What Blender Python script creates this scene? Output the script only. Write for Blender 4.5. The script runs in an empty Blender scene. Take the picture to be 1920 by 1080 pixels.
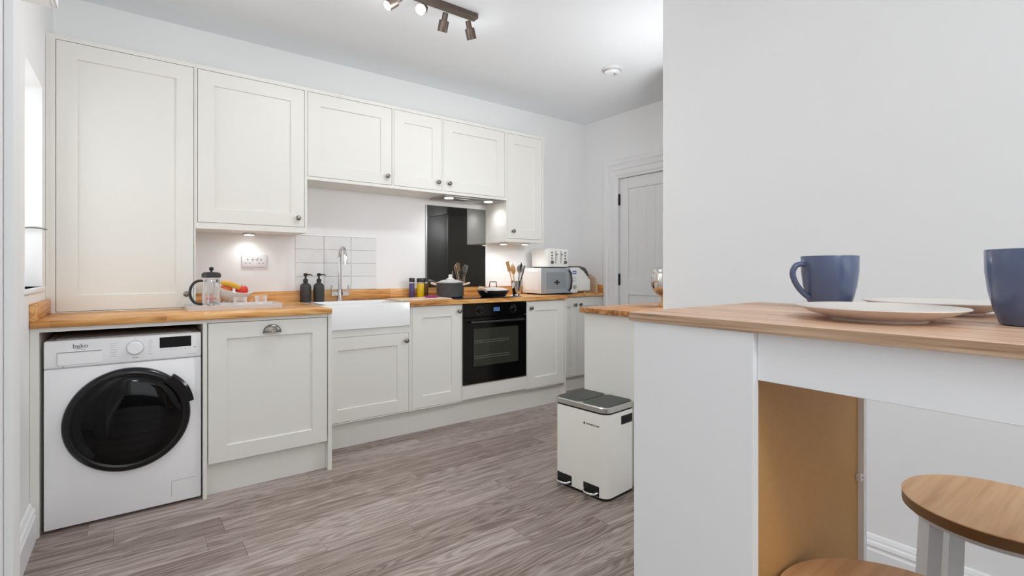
import bpy, bmesh, math, random
from mathutils import Matrix, Vector
random.seed(7)
scn = bpy.context.scene
C = scn.collection
PI = math.pi

# ------------------------------------------------------------------ camera
cam_d = bpy.data.cameras.new('camera')
cam = bpy.data.objects.new('camera', cam_d)
C.objects.link(cam)
cam.location = (0, 0, 1.165)
cam.rotation_euler = (PI / 2, 0, -math.atan2(0.6032, 0.7976))
cam_d.sensor_width = 36
cam_d.lens = 36 * 933.4 / 1920
cam_d.shift_y = -32.5 / 1920
cam_d.clip_start = 0.02
scn.camera = cam

# ------------------------------------------------------------------ world, daylight, exposure
w = bpy.data.worlds.new('world')
scn.world = w
w.use_nodes = True
w.node_tree.nodes['Background'].inputs[0].default_value = (0.93, 0.97, 1.0, 1)
w.node_tree.nodes['Background'].inputs[1].default_value = 1.7


def area(name, loc, rot, sx, sy, power, col=(1, 1, 1)):
    d = bpy.data.lights.new(name, 'AREA')
    d.shape = 'RECTANGLE'
    d.size, d.size_y, d.energy, d.color = sx, sy, power, col
    o = bpy.data.objects.new(name, d)
    C.objects.link(o)
    o.location, o.rotation_euler = loc, rot
    return o


# weak fill light added at the unseen rear opening behind the camera
area('rear_fill', (1.0, -2.95, 1.25), (PI / 2, 0, 0), 2.2, 2.1, 8, (0.985, 0.99, 1.0))

area('window_daylight', (-0.72, 3.095, 1.58), (0, -PI / 2, 0), 0.9, 0.44, 3, (0.95, 0.98, 1.0))    # sky outside the side window


def fill_light(name, loc, power, size):  # bare point light added to even out the room
    d = bpy.data.lights.new(name, 'POINT')
    d.energy, d.shadow_soft_size, d.color = power, size, (0.95, 0.98, 1.0)
    o = bpy.data.objects.new(name, d)
    C.objects.link(o)
    o.location = loc


fill_light('nook_fill', (2.80, 1.76, 1.75), 26, 0.12)        # added fill for the far end, unseen behind the partition
fill_light('dining_fill', (0.25, -1.0, 2.1), 27, 0.15)        # added fill from behind the camera, without a fitting
fill_light('hall_fill', (-0.85, 2.05, 2.0), 11, 0.12)         # added fill through the doorway, brightens faces turned to the left wall
scn.view_settings.view_transform = 'Standard'
scn.view_settings.look = 'None'
scn.view_settings.exposure = -0.06
scn.view_settings.gamma = 1.0
scn.view_settings.use_curve_mapping = False
SPOT_POWER = 15
scn.cycles.diffuse_bounces = 8       # pale room: let the light bounce on


# ------------------------------------------------------------------ helpers
def lin(r, g, b):
    f = lambda c: (c / 255 / 12.92) if c / 255 <= 0.04045 else ((c / 255 + 0.055) / 1.055) ** 2.4
    return (f(r), f(g), f(b), 1)


MATS = {}


def mat(name, col, rough=0.5, metal=0.0, spec=0.5, trans=0.0, ior=1.45, emit=None, estr=0.0, coat=0.0):
    m = bpy.data.materials.new(name)
    m.use_nodes = True
    b = m.node_tree.nodes['Principled BSDF']
    b.inputs['Base Color'].default_value = col
    b.inputs['Roughness'].default_value = rough
    b.inputs['Metallic'].default_value = metal
    b.inputs['Specular IOR Level'].default_value = spec
    b.inputs['Transmission Weight'].default_value = trans
    b.inputs['IOR'].default_value = ior
    b.inputs['Coat Weight'].default_value = coat
    if emit:
        b.inputs['Emission Color'].default_value = emit
        b.inputs['Emission Strength'].default_value = estr
    MATS[name] = m
    return m


def nodes(m):
    nt = m.node_tree
    return nt, nt.nodes, nt.links, nt.nodes['Principled BSDF']


def painted(name, col, rough, scale=60, bump=0.03):
    """painted surface with a faint roller texture"""
    m = mat(name, col, rough)
    nt, N, L, b = nodes(m)
    tc = N.new('ShaderNodeTexCoord')
    n = N.new('ShaderNodeTexNoise')
    n.inputs['Scale'].default_value = scale
    n.inputs['Detail'].default_value = 3
    L.new(tc.outputs['Object'], n.inputs['Vector'])
    bp = N.new('ShaderNodeBump')
    bp.inputs['Strength'].default_value = bump
    bp.inputs['Distance'].default_value = 0.002
    L.new(n.outputs['Fac'], bp.inputs['Height'])
    L.new(bp.outputs['Normal'], b.inputs['Normal'])
    return m


def wood(name, stops, grain=(1.5, 26, 26), rings=14, rough=0.45, stave=None, randomise=False, tint=0.25, bump=0.05):
    """wood with grain along local X: stretched noise, ring lines, optional staves, optional per-object shift"""
    m = mat(name, stops[0], rough)
    nt, N, L, b = nodes(m)
    tc = N.new('ShaderNodeTexCoord')
    vec = tc.outputs['Object']
    oi = N.new('ShaderNodeObjectInfo')
    if randomise:
        mul = N.new('ShaderNodeVectorMath')
        mul.operation = 'MULTIPLY_ADD'
        comb = N.new('ShaderNodeCombineXYZ')
        for i in range(3):
            L.new(oi.outputs['Random'], comb.inputs[i])
        mul.inputs[1].default_value = (37, 53, 19)
        L.new(comb.outputs[0], mul.inputs[0])
        L.new(vec, mul.inputs[2])
        vec = mul.outputs[0]
    mp = N.new('ShaderNodeMapping')
    mp.inputs['Scale'].default_value = grain
    L.new(vec, mp.inputs['Vector'])
    n1 = N.new('ShaderNodeTexNoise')
    n1.inputs['Scale'].default_value = 1.0
    n1.inputs['Detail'].default_value = 7
    n1.inputs['Roughness'].default_value = 0.62
    n1.inputs['Distortion'].default_value = 0.4
    L.new(mp.outputs[0], n1.inputs['Vector'])
    # growth rings
    mp2 = N.new('ShaderNodeMapping')
    mp2.inputs['Scale'].default_value = (grain[0] * 0.55, grain[1] * 0.3, grain[2] * 0.3)
    L.new(vec, mp2.inputs['Vector'])
    n2 = N.new('ShaderNodeTexNoise')
    n2.inputs['Scale'].default_value = 1.0
    n2.inputs['Detail'].default_value = 1.5
    L.new(mp2.outputs[0], n2.inputs['Vector'])
    mu = N.new('ShaderNodeMath')
    mu.operation = 'MULTIPLY'
    mu.inputs[1].default_value = rings * 6.283
    L.new(n2.outputs['Fac'], mu.inputs[0])
    si = N.new('ShaderNodeMath')
    si.operation = 'SINE'
    L.new(mu.outputs[0], si.inputs[0])
    mr = N.new('ShaderNodeMapRange')
    mr.inputs['From Min'].default_value = -1
    mr.inputs['From Max'].default_value = 1
    mr.inputs['To Min'].default_value = -0.5
    mr.inputs['To Max'].default_value = 0.5
    L.new(si.outputs[0], mr.inputs['Value'])
    ad = N.new('ShaderNodeMath')
    ad.operation = 'MULTIPLY_ADD'
    ad.inputs[1].default_value = tint
    L.new(mr.outputs[0], ad.inputs[0])
    L.new(n1.outputs['Fac'], ad.inputs[2])
    fac = ad.outputs[0]
    if randomise:
        r2 = N.new('ShaderNodeMath')
        r2.operation = 'MULTIPLY_ADD'
        r2.inputs[1].default_value = 0.24
        L.new(oi.outputs['Random'], r2.inputs[0])
        sub = N.new('ShaderNodeMath')
        sub.operation = 'SUBTRACT'
        sub.inputs[1].default_value = 0.12
        L.new(fac, sub.inputs[0])
        L.new(sub.outputs[0], r2.inputs[2])
        fac = r2.outputs[0]
    if stave:
        br = N.new('ShaderNodeTexBrick')
        br.inputs['Scale'].default_value = 1.0
        br.inputs['Mortar Size'].default_value = 0.0
        br.inputs['Brick Width'].default_value = stave[0]
        br.inputs['Row Height'].default_value = stave[1]
        br.inputs['Color1'].default_value = (0, 0, 0, 1)
        br.inputs['Color2'].default_value = (1, 1, 1, 1)
        br.offset = 0.37
        sw = N.new('ShaderNodeMapping')
        sw.inputs['Rotation'].default_value = stave[2]
        L.new(vec, sw.inputs['Vector'])
        L.new(sw.outputs[0], br.inputs['Vector'])
        a2 = N.new('ShaderNodeMath')
        a2.operation = 'MULTIPLY_ADD'
        a2.inputs[1].default_value = 0.2
        L.new(br.outputs['Color'], a2.inputs[0])
        s2 = N.new('ShaderNodeMath')
        s2.operation = 'SUBTRACT'
        s2.inputs[1].default_value = 0.1
        L.new(fac, s2.inputs[0])
        L.new(s2.outputs[0], a2.inputs[2])
        fac = a2.outputs[0]
    cr = N.new('ShaderNodeValToRGB')
    e = cr.color_ramp.elements
    while len(e) < len(stops):
        e.new(0.5)
    for i, s_ in enumerate(stops):
        e[i].position = 0.28 + 0.44 * i / (len(stops) - 1)
        e[i].color = s_
    L.new(fac, cr.inputs['Fac'])
    L.new(cr.outputs['Color'], b.inputs['Base Color'])
    bp = N.new('ShaderNodeBump')
    bp.inputs['Strength'].default_value = bump
    bp.inputs['Distance'].default_value = 0.003
    L.new(fac, bp.inputs['Height'])
    L.new(bp.outputs['Normal'], b.inputs['Normal'])
    return m


def brushed(name, col, rough, axis=(4, 300, 300)):
    m = mat(name, col, rough, metal=1.0)
    nt, N, L, b = nodes(m)
    tc = N.new('ShaderNodeTexCoord')
    mp = N.new('ShaderNodeMapping')
    mp.inputs['Scale'].default_value = axis
    n = N.new('ShaderNodeTexNoise')
    n.inputs['Scale'].default_value = 1
    L.new(tc.outputs['Object'], mp.inputs['Vector'])
    L.new(mp.outputs[0], n.inputs['Vector'])
    mr = N.new('ShaderNodeMapRange')
    mr.inputs['To Min'].default_value = rough * 0.75
    mr.inputs['To Max'].default_value = rough * 1.3
    L.new(n.outputs['Fac'], mr.inputs['Value'])
    L.new(mr.outputs[0], b.inputs['Roughness'])
    return m


def speckled(name, c1, c2, rough, scale=250):
    m = mat(name, c1, rough)
    nt, N, L, b = nodes(m)
    tc = N.new('ShaderNodeTexCoord')
    n = N.new('ShaderNodeTexNoise')
    n.inputs['Scale'].default_value = scale
    n.inputs['Detail'].default_value = 2
    L.new(tc.outputs['Object'], n.inputs['Vector'])
    mx = N.new('ShaderNodeMix')
    mx.data_type = 'RGBA'
    mx.inputs[6].default_value = c1
    mx.inputs[7].default_value = c2
    L.new(n.outputs['Fac'], mx.inputs[0])
    L.new(mx.outputs[2], b.inputs['Base Color'])
    return m


painted('wall', lin(241, 241, 241), 0.75)
painted('ceil', lin(238, 241, 244), 0.85)
mat('wall_plain', lin(238, 238, 238), 0.8)
painted('gloss_white', lin(241, 241, 242), 0.35, 30, 0.015)
painted('cab', lin(230, 229, 223), 0.42, 40, 0.012)
mat('cab_in', lin(205, 203, 196), 0.6)
painted('table_white', lin(240, 240, 241), 0.5, 90, 0.01)
painted('bin_cream', lin(242, 241, 234), 0.22, 20, 0.004)
painted('tile', lin(232, 232, 231), 0.12, 9, 0.02)
mat('ceramic', lin(236, 236, 237), 0.12, coat=0.4)
mat('plate', lin(228, 221, 214), 0.3)
mat('white_plastic', lin(232, 232, 232), 0.35)
mat('washer_white', lin(244, 244, 246), 0.3)
mat('seam', lin(150, 150, 152), 0.6)
mat('print_grey', lin(165, 166, 170), 0.6)
mat('print_dark', lin(70, 72, 78), 0.6)
mat('print_red', lin(214, 40, 60), 0.5)
mat('display_black', lin(16, 14, 14), 0.4, spec=0.25)
mat('black_gloss', lin(10, 10, 11), 0.06)
mat('black_glass', lin(54, 54, 50), 0.02, ior=3.6)
mat('washer_glass', lin(8, 8, 9), 0.04, spec=0.3)
mat('washer_ring', lin(16, 16, 17), 0.16)
mat('oven_black', lin(13, 12, 12), 0.12)
mat('oven_window', lin(54, 56, 48), 0.05)
mat('oven_rack', lin(120, 122, 112), 0.35)
mat('display_blue', lin(20, 30, 60), 0.2, emit=lin(120, 160, 230), estr=0.35)
mat('dark_void', lin(30, 29, 28), 0.8)
mat('rubber', lin(26, 25, 25), 0.7)
mat('black_matt', lin(44, 44, 46), 0.4)
mat('dispenser', lin(58, 57, 58), 0.42)
mat('dark_plastic', lin(38, 38, 40), 0.35)
mat('chrome', lin(225, 225, 226), 0.07, metal=1.0)
mat('steel_mirror', lin(215, 212, 208), 0.12, metal=1.0)
brushed('pewter', lin(140, 134, 126), 0.32, (60, 60, 60))
brushed('steel', lin(205, 204, 200), 0.3)
brushed('lid_steel', lin(92, 95, 92), 0.42)
brushed('bronze_grey', lin(112, 100, 92), 0.42)
mat('hood_steel', lin(165, 163, 158), 0.4, metal=0.6)
mat('lamp_glow', lin(255, 250, 240), 0.4, emit=(1, 0.97, 0.92, 1), estr=55)
mat('lamp_soft', lin(255, 250, 240), 0.4, emit=(1, 0.97, 0.93, 1), estr=9)


def thin_glass(name):
    """thin clear glass: see-through face on, bright and reflective towards the edges"""
    m = mat(name, (0.95, 0.95, 0.95, 1), 0.04, spec=0.8)
    nt, N, L, b = nodes(m)
    tr = N.new('ShaderNodeBsdfTransparent')
    lw = N.new('ShaderNodeLayerWeight')
    lw.inputs['Blend'].default_value = 0.35
    mr = N.new('ShaderNodeMapRange')
    mr.inputs['To Min'].default_value = 0.07
    mr.inputs['To Max'].default_value = 0.75
    L.new(lw.outputs['Facing'], mr.inputs['Value'])
    mx = N.new('ShaderNodeMixShader')
    L.new(mr.outputs[0], mx.inputs[0])
    L.new(tr.outputs[0], mx.inputs[1])
    L.new(b.outputs[0], mx.inputs[2])
    L.new(mx.outputs[0], N['Material Output'].inputs['Surface'])


thin_glass('glass')
mat('pane', (1, 1, 1, 1), 0.0, trans=1.0, ior=1.02)
mat('mug', lin(84, 96, 126), 0.24, coat=0.25)
mat('mug_in', lin(225, 225, 228), 0.3)
mat('stone_pot', lin(74, 74, 76), 0.5)
speckled('pot', lin(66, 66, 68), lin(92, 92, 94), 0.45, 300)
mat('pan', lin(40, 40, 42), 0.35)
mat('beige_handle', lin(214, 194, 174), 0.5)
mat('yellow', lin(216, 180, 16), 0.3)
mat('purple', lin(76, 68, 116), 0.4)
mat('magenta', lin(176, 50, 150), 0.4)
mat('amber_brown', lin(96, 66, 30), 0.3)
mat('apple', lin(214, 58, 36), 0.3)
mat('banana', lin(226, 176, 60), 0.45)
mat('orange', lin(238, 130, 70), 0.5)
mat('red_wrap', lin(190, 40, 50), 0.35)
mat('tray', lin(214, 211, 210), 0.4)
mat('cream_plastic', lin(240, 239, 234), 0.3)
mat('mw_grey', lin(158, 163, 168), 0.12)
mat('mw_window', lin(138, 144, 149), 0.1)
mat('label_blue', lin(36, 92, 160), 0.4)
mat('fryer_grey', lin(86, 84, 84), 0.4)
mat('stool_white', lin(214, 212, 211), 0.4)
mat('fridge', lin(22, 22, 22), 0.6, spec=0.2)
speckled('hardboard', lin(196, 150, 92), lin(184, 138, 84), 0.6, 120)
wood('oak', [lin(150, 92, 40), lin(200, 140, 76), lin(222, 166, 100), lin(232, 186, 128)], (2.2, 40, 40), 10, 0.36,
     stave=(0.42, 0.04, (0, 0, 0)), tint=0.16)
wood('oak_y', [lin(150, 92, 40), lin(200, 140, 76), lin(222, 166, 100), lin(232, 186, 128)], (40, 2.2, 40), 10, 0.36,
     stave=(0.06, 0.2, (0, 0, 0)), tint=0.16)
wood('table_oak', [lin(176, 134, 104), lin(208, 168, 138), lin(220, 184, 156), lin(228, 196, 170)], (34, 2.0, 34), 8, 0.42, tint=0.2)
wood('seat_oak', [lin(190, 142, 96), lin(208, 160, 112), lin(216, 170, 122), lin(222, 180, 136)], (2.5, 60, 60), 5, 0.4, tint=0.14)
wood('oak_end', [lin(120, 72, 34), lin(160, 106, 58), lin(188, 132, 80), lin(206, 156, 106)], (2.2, 40, 40), 10, 0.3,
     stave=(0.35, 0.045, (0, 0, 0)), tint=0.16)
wood('edge_oak', [lin(140, 108, 82), lin(176, 142, 114), lin(190, 158, 130), lin(204, 176, 150)], (60, 5.0, 220), 6, 0.5, tint=0.2)
mat('seat_edge', lin(120, 82, 44), 0.5)
wood('board_wood', [lin(206, 178, 148), lin(222, 198, 170), lin(230, 210, 186)], (3, 40, 40), 8, 0.5)
wood('spoon_wood', [lin(186, 130, 72), lin(214, 164, 106), lin(226, 184, 130)], (20, 20, 3), 5, 0.5)
wood('plank', [lin(118, 102, 94), lin(143, 128, 120), lin(158, 144, 136), lin(180, 167, 160)], (2.2, 42, 42), 16, 0.42,
     randomise=True, tint=0.26, bump=0.05)


class MB:
    """collects shapes into one mesh; coordinates are world coordinates, M is applied to each shape added"""

    def __init__(self, M=None):
        self.bm = bmesh.new()
        self.M = M or Matrix()

    def _x(self, verts, M=None):
        T = self.M @ (M or Matrix())
        for v in verts:
            v.co = T @ v.co

    def box(self, x0, x1, y0, y1, z0, z1, bev=0.0, seg=2, M=None):
        r = bmesh.ops.create_cube(self.bm, size=1.0)
        vs = r['verts']
        for v in vs:
            v.co = Vector(((x0 + x1) / 2 + v.co.x * (x1 - x0), (y0 + y1) / 2 + v.co.y * (y1 - y0),
                           (z0 + z1) / 2 + v.co.z * (z1 - z0)))
        if bev > 0:
            es = list({e for v in vs for e in v.link_edges})
            b = bmesh.ops.bevel(self.bm, geom=es, offset=bev, segments=seg, affect='EDGES', profile=0.5)
            vs = list({v for f in b['faces'] for v in f.verts} | {v for v in vs if v.is_valid})
        self._x(vs, M)
        return self

    def grid(self, rows, close_u=False, cap0=False, cap1=False, M=None):
        """rows: list of rings (lists of points), bridged in order"""
        R = []
        for ring in rows:
            R.append([self.bm.verts.new(p) for p in ring])
        n = len(R[0])
        for a, b in zip(R[:-1], R[1:]):
            for i in range(n if close_u else n - 1):
                j = (i + 1) % n
                self.bm.faces.new((a[i], a[j], b[j], b[i]))
        if cap0:
            self.bm.faces.new(list(reversed(R[0])))
        if cap1:
            self.bm.faces.new(R[-1])
        self._x([v for r in R for v in r], M)
        return self

    def lathe(self, prof, c=(0, 0, 0), n=32, M=None, closed=False):
        """prof [(r,z)...] turned about the vertical through c; ends are capped unless closed"""
        p = list(prof)
        rows = []
        for r, z in p:
            r = max(r, 1e-5)
            rows.append([(c[0] + r * math.cos(2 * PI * i / n), c[1] + r * math.sin(2 * PI * i / n), c[2] + z) for i in range(n)])
        if closed:
            rows.append(rows[0])
            R = [[self.bm.verts.new(q) for q in ring] for ring in rows[:-1]]
            R.append(R[0])
            for a, b in zip(R[:-1], R[1:]):
                for i in range(n):
                    j = (i + 1) % n
                    self.bm.faces.new((a[i], a[j], b[j], b[i]))
            self._x([v for r in R[:-1] for v in r], M)
            return self
        return self.grid(rows, True, True, True, M)

    def cyl(self, c, r, z0, z1, n=24, M=None):
        return self.lathe([(r, z0), (r, z1)], c, n, M)

    def tube(self, pts, r, n=10, M=None):
        pts = [Vector(p) for p in pts]
        rs = r if isinstance(r, (list, tuple)) else [r] * len(pts)
        rows = []
        up = None
        for i, p in enumerate(pts):
            t = (pts[min(i + 1, len(pts) - 1)] - pts[max(i - 1, 0)]).normalized()
            if up is None:
                up = Vector((0, 0, 1)) if abs(t.z) < 0.9 else Vector((1, 0, 0))
            a = t.cross(up).normalized()
            b_ = a.cross(t).normalized()
            up = b_
            rows.append([p + rs[i] * (math.cos(2 * PI * k / n) * a + math.sin(2 * PI * k / n) * b_) for k in range(n)])
        return self.grid(rows, True, True, True, M)

    def strip(self, pts, wv, tv, M=None):
        """flat bar swept along pts with half-width vector wv and half-thickness vector tv"""
        wv, tv = Vector(wv), Vector(tv)
        rows = []
        for p in pts:
            p = Vector(p)
            rows.append([p - wv - tv, p + wv - tv, p + wv + tv, p - wv + tv])
        return self.grid(rows, True, True, True, M)

    def prism(self, poly, axis, a, b, M=None):
        """poly in the two other axes (x,z) for axis y, (y,z) for x, (x,y) for z"""
        def P(u, v, w_):
            return {'y': (u, w_, v), 'x': (w_, u, v), 'z': (u, v, w_)}[axis]
        return self.grid([[P(u, v, a) for u, v in poly], [P(u, v, b) for u, v in poly]], True, True, True, M)

    def build(self, name, m, parent=None, smooth=35, origin=None):
        bmesh.ops.recalc_face_normals(self.bm, faces=self.bm.faces[:])
        cs = [v.co for v in self.bm.verts]
        if origin is None:
            lo = Vector([min(c[i] for c in cs) for i in range(3)])
            hi = Vector([max(c[i] for c in cs) for i in range(3)])
            origin = Vector(((lo.x + hi.x) / 2, (lo.y + hi.y) / 2, lo.z))
        origin = Vector(origin)
        for v in self.bm.verts:
            v.co -= origin
        me = bpy.data.meshes.new(name)
        self.bm.to_mesh(me)
        self.bm.free()
        ms = m if isinstance(m, (list, tuple)) else [m]
        for q in ms:
            me.materials.append(MATS[q])
        if smooth:
            me.polygons.foreach_set('use_smooth', [True] * len(me.polygons))
            me.set_sharp_from_angle(angle=math.radians(smooth))
        o = bpy.data.objects.new(name, me)
        C.objects.link(o)
        o['wl'] = list(origin)
        if parent is not None:
            o.parent = parent
            o.location = origin - Vector(parent['wl'])
        else:
            o.location = origin
        return o


def thing(name, label, cat, loc, group=None):
    o = bpy.data.objects.new(name, None)
    o.empty_display_size = 0.05
    C.objects.link(o)
    o.location = loc
    o['wl'] = list(loc)
    return tag(o, label, cat, group)


def tag(o, label, cat, group=None):
    o['label'] = label
    o['category'] = cat
    if group:
        o['group'] = group
    return o


def struct(o):
    o['kind'] = 'structure'
    return o


def text(s, size, pos, rot, m, parent, name='lettering', ext=0.0003, bold=0.0):
    cu = bpy.data.curves.new('t', 'FONT')
    cu.body, cu.size, cu.align_x, cu.align_y = s, size, 'CENTER', 'CENTER'
    cu.extrude, cu.offset = ext, bold
    cu.resolution_u = 3
    t = bpy.data.objects.new('t', cu)
    C.objects.link(t)
    bpy.context.view_layer.update()
    me = bpy.data.meshes.new_from_object(t.evaluated_get(bpy.context.evaluated_depsgraph_get()))
    bpy.data.objects.remove(t)
    bpy.data.curves.remove(cu)
    b = MB()
    b.bm.from_mesh(me)
    bpy.data.meshes.remove(me)
    T = Matrix.Translation(pos) @ rot
    for v in b.bm.verts:
        v.co = T @ v.co
    return b.build(name, m, parent, smooth=0)


FRONT = Matrix.Rotation(PI / 2, 4, 'X')                 # lettering that faces -Y
SIDE = Matrix.Rotation(-PI / 2, 4, 'Z') @ FRONT         # lettering that faces -X

# ------------------------------------------------------------------ setting
YW = 3.77        # kitchen wall
XL = -0.365      # left wall beside the cabinets
XE = 3.82        # end wall with the door
XP = 2.245       # partition wall behind the breakfast table
ZC = 2.715       # ceiling

wall_back = struct(MB().box(XL - 0.3, XE + 0.1, YW, YW + 0.12, 0, ZC).build('wall_back', 'wall', smooth=0))
struct(MB().box(-1.4, XE + 0.1, -3.1, YW + 0.12, ZC, ZC + 0.1).build('ceiling', 'ceil', smooth=0))
# end wall with a door opening (Y 2.40 .. 3.29)
DY0, DY1, DZ = 2.45, 3.298, 2.077
b = MB()
b.box(XE, XE + 0.12, DY1, YW, 0, ZC)
b.box(XE, XE + 0.12, 1.5, DY0, 0, ZC)
b.box(XE, XE + 0.12, DY0, DY1, DZ, ZC)
struct(b.build('wall_right', 'wall', smooth=0))
# partition behind the table and its return
b = MB()
b.box(XP, XP + 0.1, -3.0, 1.633, 0, ZC)
b.box(XP + 0.1, XE, 1.533, 1.633, 0, ZC)
struct(b.build('wall_partition', 'wall', smooth=0))
# left wall: near stretch, doorway, stretch with the window
WY0, WY1, WZ0, WZ1 = 2.855, 3.335, 1.088, 2.062
b = MB()
b.box(-0.37, -0.25, -3.0, 1.75, 0, ZC)
b.box(-0.37, -0.25, 1.75, 2.53, 2.15, ZC)
struct(b.build('wall_left', 'wall_plain', smooth=0))
b = MB()
b.box(XL - 0.3, XL, 2.53, WY0, 0, ZC)
b.box(XL - 0.3, XL, WY1, YW, 0, ZC)
b.box(XL - 0.3, XL, WY0, WY1, 0, WZ0)
b.box(XL - 0.3, XL, WY0, WY1, WZ1, ZC)
struct(b.build('wall_window', 'wall', smooth=0))
b = MB()
b.box(-1.4, XL - 0.3, 2.53, 2.63, 0, ZC)
b.box(-1.4, -1.3, 1.2, 2.53, 0, ZC)
b.box(-1.3, -0.37, 1.2, 1.3, 0, ZC)
struct(b.build('wall_hall', 'wall', smooth=0))
# rear wall with an opening assumed for daylight
b = MB()
b.box(-0.37, 0.0, -3.1, -3.0, 0, ZC)
b.box(2.0, XP + 0.1, -3.1, -3.0, 0, ZC)
b.box(0.0, 2.0, -3.1, -3.0, 2.25, ZC)
struct(b.build('wall_rear', 'wall', smooth=0))

# floor: slab with separate vinyl planks
floor = struct(MB().box(-1.4, XE + 0.1, -3.1, YW + 0.12, -0.1, -0.006).build('floor', 'dark_void', smooth=0))
PW, PL = 0.15, 0.95
known = {2.71: 0.874, 2.41: 0.243, 2.26: 0.367, 2.11: 0.638, 1.81: 1.529, 1.66: 1.36, 2.56: 1.27, 1.96: 1.0}
pm = {}


def plank(x0, x1, y0):
    k = (round(x1 - x0, 3))
    if k not in pm:
        o = MB().box(x0 + 0.0004, x1 - 0.0004, y0 + 0.0004, y0 + PW - 0.0004, -0.006, 0, 0.0005, 1).build('plank', 'plank', floor, smooth=0)
        pm[k] = o.data
        return o
    o = bpy.data.objects.new('plank', pm[k])
    C.objects.link(o)
    o.parent = floor
    o.location = Vector(((x0 + x1) / 2, y0 + PW / 2, -0.006)) - Vector(floor['wl'])
    return o


r = -16
y = 2.41 + r * PW
while y < 3.7:
    yk = round(y, 2)
    xs = XL - 0.01 if yk >= 2.5 else (-0.95 if yk > 1.2 else -0.25)
    xe = XE if yk > 1.6 else XP
    off = known.get(yk, random.choice((0.15, 0.3, 0.47, 0.6, 0.78)))
    x = off - PL * 4
    while x < xe:
        a, e = max(x, xs), min(x + PL, xe)
        if e - a > 0.06:
            plank(a, e, y)
        x += PL
    r += 1
    y = 2.41 + r * PW


# skirting boards: moulded profile (distance from wall, height)
SK = [(0, 0), (0.022, 0), (0.022, 0.105), (0.017, 0.112), (0.017, 0.118), (0.021, 0.124), (0.018, 0.135), (0.011, 0.140),
      (0.011, 0.147), (0.006, 0.158), (0, 0.162)]
b = MB()
b.prism([(XL + d, z) for d, z in SK], 'y', 2.53 - 0.022, 2.965)
b.prism([(2.53 - d, z) for d, z in SK], 'x', -1.3, XL)
struct(b.build('baseboard_left', 'gloss_white', smooth=20))
b = MB()
b.prism([(XP - d, z) for d, z in SK], 'y', -2.9, 1.633)
struct(b.build('baseboard_partition', 'gloss_white', smooth=20))
b = MB()
b.prism([(-0.25 + d, z) for d, z in SK], 'y', -2.9, 1.66)
struct(b.build('baseboard_near', 'gloss_white', smooth=20))
# architrave of the hall doorway
b = MB()
b.box(-0.25, -0.232, 1.665, 1.75, 0, 2.22, 0.004)
b.box(-0.25, -0.232, 1.665, 2.53, 2.15, 2.235, 0.004)
b.box(-0.372, -0.25, 1.75, 1.765, 0, 2.15, 0.003)
struct(b.build('trim_2', 'wall_plain'))

# window in the left wall: deep white reveal, frame, pane, stay
win = struct(MB().box(XL - 0.30, XL - 0.24, WY0, WY0 + 0.05, WZ0, WZ1, 0.004).box(XL - 0.30, XL - 0.24, WY1 - 0.05, WY1, WZ0, WZ1, 0.004)
             .box(XL - 0.30, XL - 0.24, WY0, WY1, WZ0, WZ0 + 0.05, 0.004).box(XL - 0.30, XL - 0.24, WY0, WY1, WZ1 - 0.05, WZ1, 0.004)
             .build('window_1', 'gloss_white'))
MB().box(XL - 0.275, XL - 0.27, WY0 + 0.05, WY1 - 0.05, WZ0 + 0.05, WZ1 - 0.05).build('pane', 'pane', win, smooth=0)
MB().box(XL - 0.24, XL + 0.012, WY0 - 0.012, WY1 + 0.012, WZ0 - 0.022, WZ0, 0.004).build('window_sill', 'gloss_white', win)
MB().tube([(XL - 0.14 + 0.16 * t, WY1 - 0.012, 1.345 + 0.03 * math.sin(t * PI * 0.75)) for t in [i / 10 for i in range(11)]], 0.005, 8) \
    .build('window_stay', 'steel', win)

# door in the end wall with architrave, recessed boarded panel and black hinges
door = struct(MB().box(XE + 0.03, XE + 0.05, DY0 + 0.004, DY1 - 0.004, 0.006, DZ - 0.004).build('door_1', 'gloss_white', smooth=0))
ST = 0.11
for (y0, y1, z0, z1) in ((DY0 + 0.004, DY0 + ST, 0.006, DZ - 0.004), (DY1 - ST, DY1 - 0.004, 0.006, DZ - 0.004),
                         (DY0 + ST, DY1 - ST, DZ - ST - 0.004, DZ - 0.004), (DY0 + ST, DY1 - ST, 0.006, 0.22),
                         (DY0 + ST, DY1 - ST, 0.93, 1.08)):
    MB().box(XE + 0.012, XE + 0.03, y0, y1, z0, z1, 0.003, 1).build('rail', 'gloss_white', door)
nb = 6
bw = (DY1 - DY0 - 2 * ST) / nb
for z0, z1 in ((0.22, 0.93), (1.08, DZ - ST - 0.004)):
    for i in range(nb):
        MB().box(XE + 0.022, XE + 0.03, DY0 + ST + i * bw + 0.0003, DY0 + ST + (i + 1) * bw - 0.0003, z0, z1, 0.0012, 1).build('board', 'gloss_white', door)
for z in (1.868, 1.08):
    h = MB().box(XE - 0.006, XE + 0.012, DY1 - 0.012, DY1 + 0.004, z - 0.056, z + 0.056, 0.002).build('hinge', 'rubber', door)
AR = [(0, 0), (0.012, 0), (0.014, 0.02), (0.02, 0.03), (0.02, 0.075), (0.028, 0.085), (0.030, 0.11), (0.024, 0.125), (0.034, 0.14),
      (0.036, 0.17), (0.02, 0.185), (0, 0.19)]      # (proud of wall, distance from opening)
b = MB()
b.grid([[(XE - d, DY1 + u, 0) for d, u in AR], [(XE - d, DY1 + u, DZ + u) for d, u in AR],
        [(XE - d, DY0 - u, DZ + u) for d, u in AR], [(XE - d, DY0 - u, 0) for d, u in AR]], True, True, True)
b.box(XE, XE + 0.12, DY1 - 0.001, DY1 + 0.02, 0, DZ + 0.02)
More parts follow.
